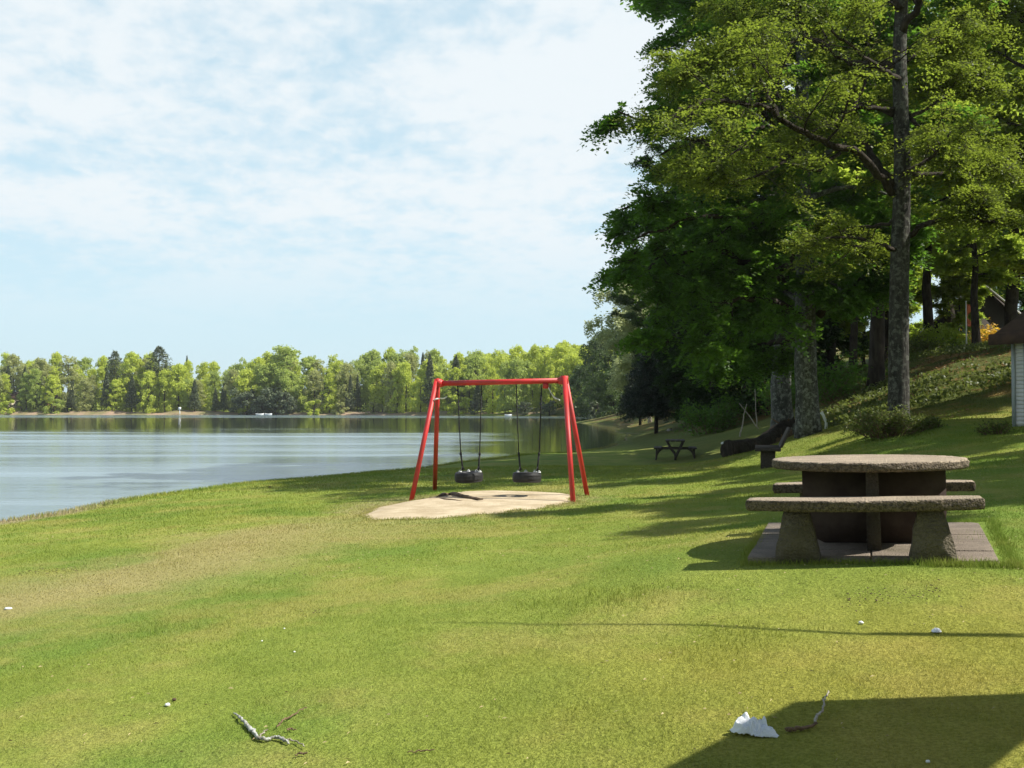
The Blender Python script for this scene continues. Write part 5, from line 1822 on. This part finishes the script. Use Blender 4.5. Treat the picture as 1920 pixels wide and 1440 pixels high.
# shrubs at the waterline
for key, px, back, yt, mat, wd, lb in (
        ('s1', 462, -1, 728, 'far_pine', 1.1, 'dark shrub at the water, left end of the dark clump'),
        ('s1', 490, -2, 742, 'far_pine', 1.0, 'low dark shrub right behind the white boats'),
        ('s1', 518, -1, 726, 'far_pine', 1.2, 'largest dark shrub of the clump at the water'),
        ('s1', 543, 0, 742, 'far_pine', .9, 'dark shrub at the right end of the clump by the boats'),
        ('s2', 590, 0, 752, 'far_yellow', 1.0, 'low yellowish shrub right of the dark clump'),
        ('s2', 640, 0, 757, 'far_olive', 1.2, 'low olive shrub at the water left of the swing'),
        ('s2', 700, 0, 756, 'far_olive', 1.2, 'low olive shrub at the water close to the left swing leg'),
        ('s1', 890, -1, 752, 'far_pine', 1.1, 'dark shrub at the water between the left swing ropes'),
        ('s1', 985, -1, 754, 'far_pine', 1.3, 'dark shrub at the water behind the right tyre swing'),
        ('s1', 1030, -1, 752, 'far_pine', 1.2, 'dark shrub at the water near the right swing legs'),
        ('s2', 20, 1, 752, 'far_yellow', 1.0, 'low bright shrub at the water at the far left'),
        ('s2', 100, 1, 748, 'far_green', 1.0, 'low green shrub right of the brick house'),
        ('s2', 860, 0, 745, 'far_yellow', 1.2, 'pale flowering shrub between the left swing leg and the ropes')):
    Y = shoreY(px) + back
    plant(key, px, Y, Hfor(px, yt, Y), lb, mat, wd, group='shrubs along the far waterline', cat='shrub')
# darker trees on the right bank, nearer
for key, px, Y, yt, mat, wd, lb in (
        ('l1', 1112, 236, 640, 'leaf_willow', .95, 'dark green willow-like tree on the right bank beside the swing'),
        ('l1', 1140, 215, 622, 'leaf_willow', 1.0, 'taller dark green tree on the right bank under the birch'),
        ('l1', 1175, 195, 610, 'leaf_willow', 1.0, 'dark green tree on the right bank left of the blackish spruce'),
        ('l4', 1095, 250, 690, 'leaf_willow', 1.1, 'low dark tree at the tip of the right bank'),
        ('l4', 1150, 190, 700, 'leaf_willow', 1.0, 'low dark tree on the right bank below the taller ones'),
        ('l1', 1215, 165, 620, 'leaf_willow', 1.0, 'dark green tree seen just behind the blackish spruce'),
        ('l1', 1250, 150, 610, 'leaf_willow', 1.1, 'dark green tree on the right bank right of the birch'),
        ('l1', 1290, 130, 600, 'leaf_willow', 1.0, 'dark green bank tree at the left end of the near wood'),
        ('s1', 1120, 225, 752, 'far_pine', 1.3, 'dark shrub at the waterline of the right bank'),
        ('s1', 1190, 150, 750, 'far_pine', 1.0, 'dark shrub overhanging the shaded bay')):
    plant(key, px, Y, Hfor(px, yt, Y), lb, mat, wd, group='trees on the right bank of the lake', cat='tree' if key[0] == 'l' else 'shrub')

# sandy bank of the far shore
mb = MB()
xs = np.linspace(-190, 30, 160)
ys = np.array([shoreY(960 + FPX * x / 330) for x in xs])
V = []
for x, y in zip(xs, ys):
    h = .75 + .3 * math.sin(x * .21) + .2 * math.sin(x * .53)
    if x > -90: h *= .7
    V += [(x, y - 2.5, -.3), (x, y - 1.0, .35), (x, y + .6, h * .9), (x, y + 3.5, h + .6)]
mb.add(V, [[i * 4 + k, i * 4 + 4 + k, i * 4 + 5 + k, i * 4 + 1 + k] for i in range(len(xs) - 1) for k in range(3)])
M['bank'] = simple('sandy_bank', (0.34, 0.235, 0.16), 0.95, (0.17, 0.16, 0.06), .12, .6, 1.5)
tag(mb.build('shore_bank', M['bank'], smooth=True), kind='structure')

# ------------------------------------------------------------------ undergrowth, shrubs, log
def patch_leaves(mb, pts, n, hgt, spr, size, horiz=.4):
    pts = np.asarray(pts, float)
    i = rng.integers(0, len(pts), n)
    q = pts[i] + rng.normal(0, spr, (n, 2))
    z = gz(q[:, 0], q[:, 1]) + hgt * rng.uniform(0, 1, n) ** .7
    c = np.c_[q, z]
    nrm = rng.normal(0, 1, (n, 3)) * (1 - horiz) + np.array([0, 0, 1.0]) * horiz; nrm /= np.linalg.norm(nrm, axis=1, keepdims=True)
    a = rng.normal(0, 1, (n, 3)); a -= nrm * (a * nrm).sum(1, keepdims=True); a /= np.linalg.norm(a, axis=1, keepdims=True)
    b = np.cross(nrm, a)
    s = size * rng.uniform(.5, 1.4, (n, 1))
    mb.add(np.stack([c - a * s * .5, c + b * s * .33, c + a * s * .5, c - b * s * .33], 1).reshape(-1, 3), np.arange(n * 4).reshape(-1, 4))


rng = np.random.default_rng(31)
cand = np.c_[rng.uniform(10.5, 36, 9000), rng.uniform(23.5, 62, 9000)]
nz = smooth_noise(cand[:, 0], cand[:, 1], 50, 4, .5)
pxc = 960 + FPX * cand[:, 0] / cand[:, 1]
fl = (nz > -.05) & (pxc > 1540) & (cand[:, 1] > 26 + 3 * np.sin(cand[:, 0])) & ~((cand[:, 0] < 16.5) & (cand[:, 1] < 31.5) & (cand[:, 0] > 10.4) & (cand[:, 1] < 30))
mb = MB(); patch_leaves(mb, cand[fl], 46000, .34, .22, .12)
tag(mb.build('groundcover', M['cover']), 'leafy ground cover in patches over the shaded slope', 'ground cover', kind='stuff')
fl2 = (nz < -.1) & (pxc > 1540) & (cand[:, 1] > 25)
mb = MB(); patch_leaves(mb, cand[fl2], 16000, .05, .3, .10, .85)
tag(mb.build('leaf_litter', M['litter']), 'fallen brown leaves between the ground cover on the slope', 'leaf litter', kind='stuff')


def shrub(name, c, rx, ry, h, n, size, leaf, bark, label, cat='shrub', stems=26, seed=0, z_in=0.0):
    rg = np.random.default_rng(seed)
    t = empty(name, (c[0], c[1], g1(c[0], c[1]) - .03), label=label, cat=cat)
    sm_, tips = MB(), []
    for k in range(stems):
        a = rg.uniform(0, 2 * PI); q = rg.uniform(0, .6)
        p0 = np.array([math.cos(a) * rx * q, math.sin(a) * ry * q, 0])
        B = curve_path(p0, (math.cos(a) * (.3 + q * 1.2), math.sin(a) * (.3 + q * 1.2), 1.0), h * rg.uniform(.7, 1.15), 5, rg, .16)
        sm_.tube(B, np.linspace(.016, .004, 6), 5, caps=False)
        for j in (2, 3, 4, 5): tips.append((B[j], B[j] - B[j - 1]))
        for j in (2, 3, 4):
            B2 = curve_path(B[j], rg.normal(0, 1, 3) + [0, 0, .6], h * .4, 3, rg, .2)
            sm_.tube(B2, np.linspace(.008, .003, 4), 4, caps=False)
            tips += [(B2[2], B2[2] - B2[1]), (B2[3], B2[3] - B2[2])]
    sm_.build('stems', bark, t)
    V, F = leaf_cloud(tips, max(1, n // len(tips)), h * .12, size, rg, .8)
    cm_ = MB(); cm_.add(V, F)
    cm_.build('foliage', leaf, t)
    return t


cM = wpt(1672, 835, 23.0)
shrub('bush', (cM[0], 23.1), 1.0, .6, .62, 5200, .06, M['cover'], M['twig_brown'], 'low twiggy bush on the mound at the foot of the slim grey trunk', stems=60, seed=5)
cM = wpt(1725, 830, 23.3)
shrub('bush', (cM[0], 23.4), .7, .5, .34, 2200, .06, M['cover'], M['twig_brown'], 'lower green bush at the right edge of the mound', stems=30, seed=6)
cY = wpt(1856, 640, 54)
shrub('golden_shrub', (cY[0], 54), .6, .6, 1.15, 1200, .16, M['yellow_leaf'], M['twig_brown'], 'golden-yellow leafed shrub glowing below the cabin gable', seed=7)
cY = wpt(1755, 640, 52)
shrub('bush', (cY[0], 52), 2.4, 1.4, 1.5, 5200, .14, M['leaf_bright'], M['twig_brown'], 'broad green bush on the crest right of the slim grey trunk', stems=50, seed=8)
cY = wpt(1722, 640, 50)
shrub('bush', (cY[0], 50), 1.2, 1.0, 1.2, 2600, .14, M['cover'], M['twig_brown'], 'smaller darker bush directly beside the slim grey trunk on the crest', stems=30, seed=9)
cY = wpt(1870, 812, 20.5)
shrub('bush', (cY[0], 20.6), .35, .3, .28, 700, .05, M['cover'], M['twig_brown'], 'small dark tuft of leaves on the lawn in front of the shed', stems=14, seed=10)
for px, Y, lb, sd in ((1330, 52, 'dark undergrowth bush behind the wooden picnic table', 11), (1465, 46, 'dark undergrowth bush left of the lichen-grey trunk', 12), (1400, 54, 'dark undergrowth bush behind the crossed poles', 13), (1560, 42, 'undergrowth bush right of the lichen-grey trunk', 14)):
    X = (px - 960) / FPX * Y
    shrub('bush', (X, Y), 1.6, 1.0, 1.6, 2600, .15, M['leaf_beech'], M['twig_brown'], lb, stems=30, seed=sd)

# fallen log with its earthy root mass
LG = empty('fallen_log', wpt(1372, 858, 33.2) * [1, 1, 0] + [0, 0, g1(wpt(1372, 858, 33.2)[0], 33.2)], label='thick fallen log, dark sawn end toward the lawn, leaning up to the trees', cat='log')
lo = np.array(LG.location)
mb = MB()
P = [wpt(1367, 845, 33.0), wpt(1390, 843, 33.6), wpt(1420, 838, 34.4), wpt(1446, 824, 35.0), wpt(1466, 804, 35.5), wpt(1482, 786, 35.9)]
Q, _ = resample(np.array(P) - lo, 22)
mb.tube(Q, np.interp(np.linspace(0, 1, 22), [0, .3, .6, 1], [.35, .33, .30, .20]), 16, wob=.05, rng=rng)
mb.build('stem', M['bark_dark'], LG, smooth=True)
mb = MB()
d_ = Q[1] - Q[0]; d_ /= np.linalg.norm(d_)
mb.tube([Q[0] - d_ * .012, Q[0] + d_ * .01], [.33, .345], 20)
mb.build('sawn_end', M['bark_dark'], LG)
mb = MB()
for k in range(9):
    p = Q[-1 - k % 5]
    B = curve_path(p, rng.normal(0, 1, 3) + [0, -.3, .5], rng.uniform(.4, 1.0), 5, rng, .25)
    mb.tube(B, np.linspace(.05, .012, 6), 6)
mb.build('root', M['twig_brown'], LG, smooth=True)
mb = MB()
n, m_ = 26, 16
u, v = np.meshgrid(np.linspace(0, 1, n), np.linspace(-1, 1, m_))
p0, p1 = wpt(1385, 855, 34.2), wpt(1478, 800, 36.0)
x = p0[0] + (p1[0] - p0[0]) * u; y = 34.2 + 2.0 * u + v * .9
z = gz(x, y) + (1 - v ** 2) * (.15 + .85 * u) * .85 * np.sin(PI * np.clip(u * .75 + .08, 0, 1)) + .05 * smooth_noise(x, y, 61, 3, 6) - .05
i = (np.arange(m_ - 1)[:, None] * n + np.arange(n - 1)[None, :]).ravel()
mb.add(np.stack([x.ravel(), y.ravel(), z.ravel()], 1), np.stack([i, i + 1, i + n + 1, i + n], 1))
tag(mb.build('earth_mound', M['soil'], smooth=True), 'mossy mound of earth and roots the log leans on', 'mound')

# ------------------------------------------------------------------ thin air haze over the lake
mh, th, outh = material('haze')
pv_ = th.n('ShaderNodeVolumePrincipled')
pv_.inputs['Color'].default_value = (0.93, 0.97, 1.0, 1)
pv_.inputs['Density'].default_value = 0.00016
pv_.inputs['Anisotropy'].default_value = 0.3
th.l(pv_.outputs[0], outh.inputs['Volume'])
hz_ = MB()
hz_.box((500, 1000, 20), (6400, 5400, 84))
ho = hz_.build('haze', mh)
tag(ho, 'thin pale summer haze over the lake', 'haze', kind='stuff')
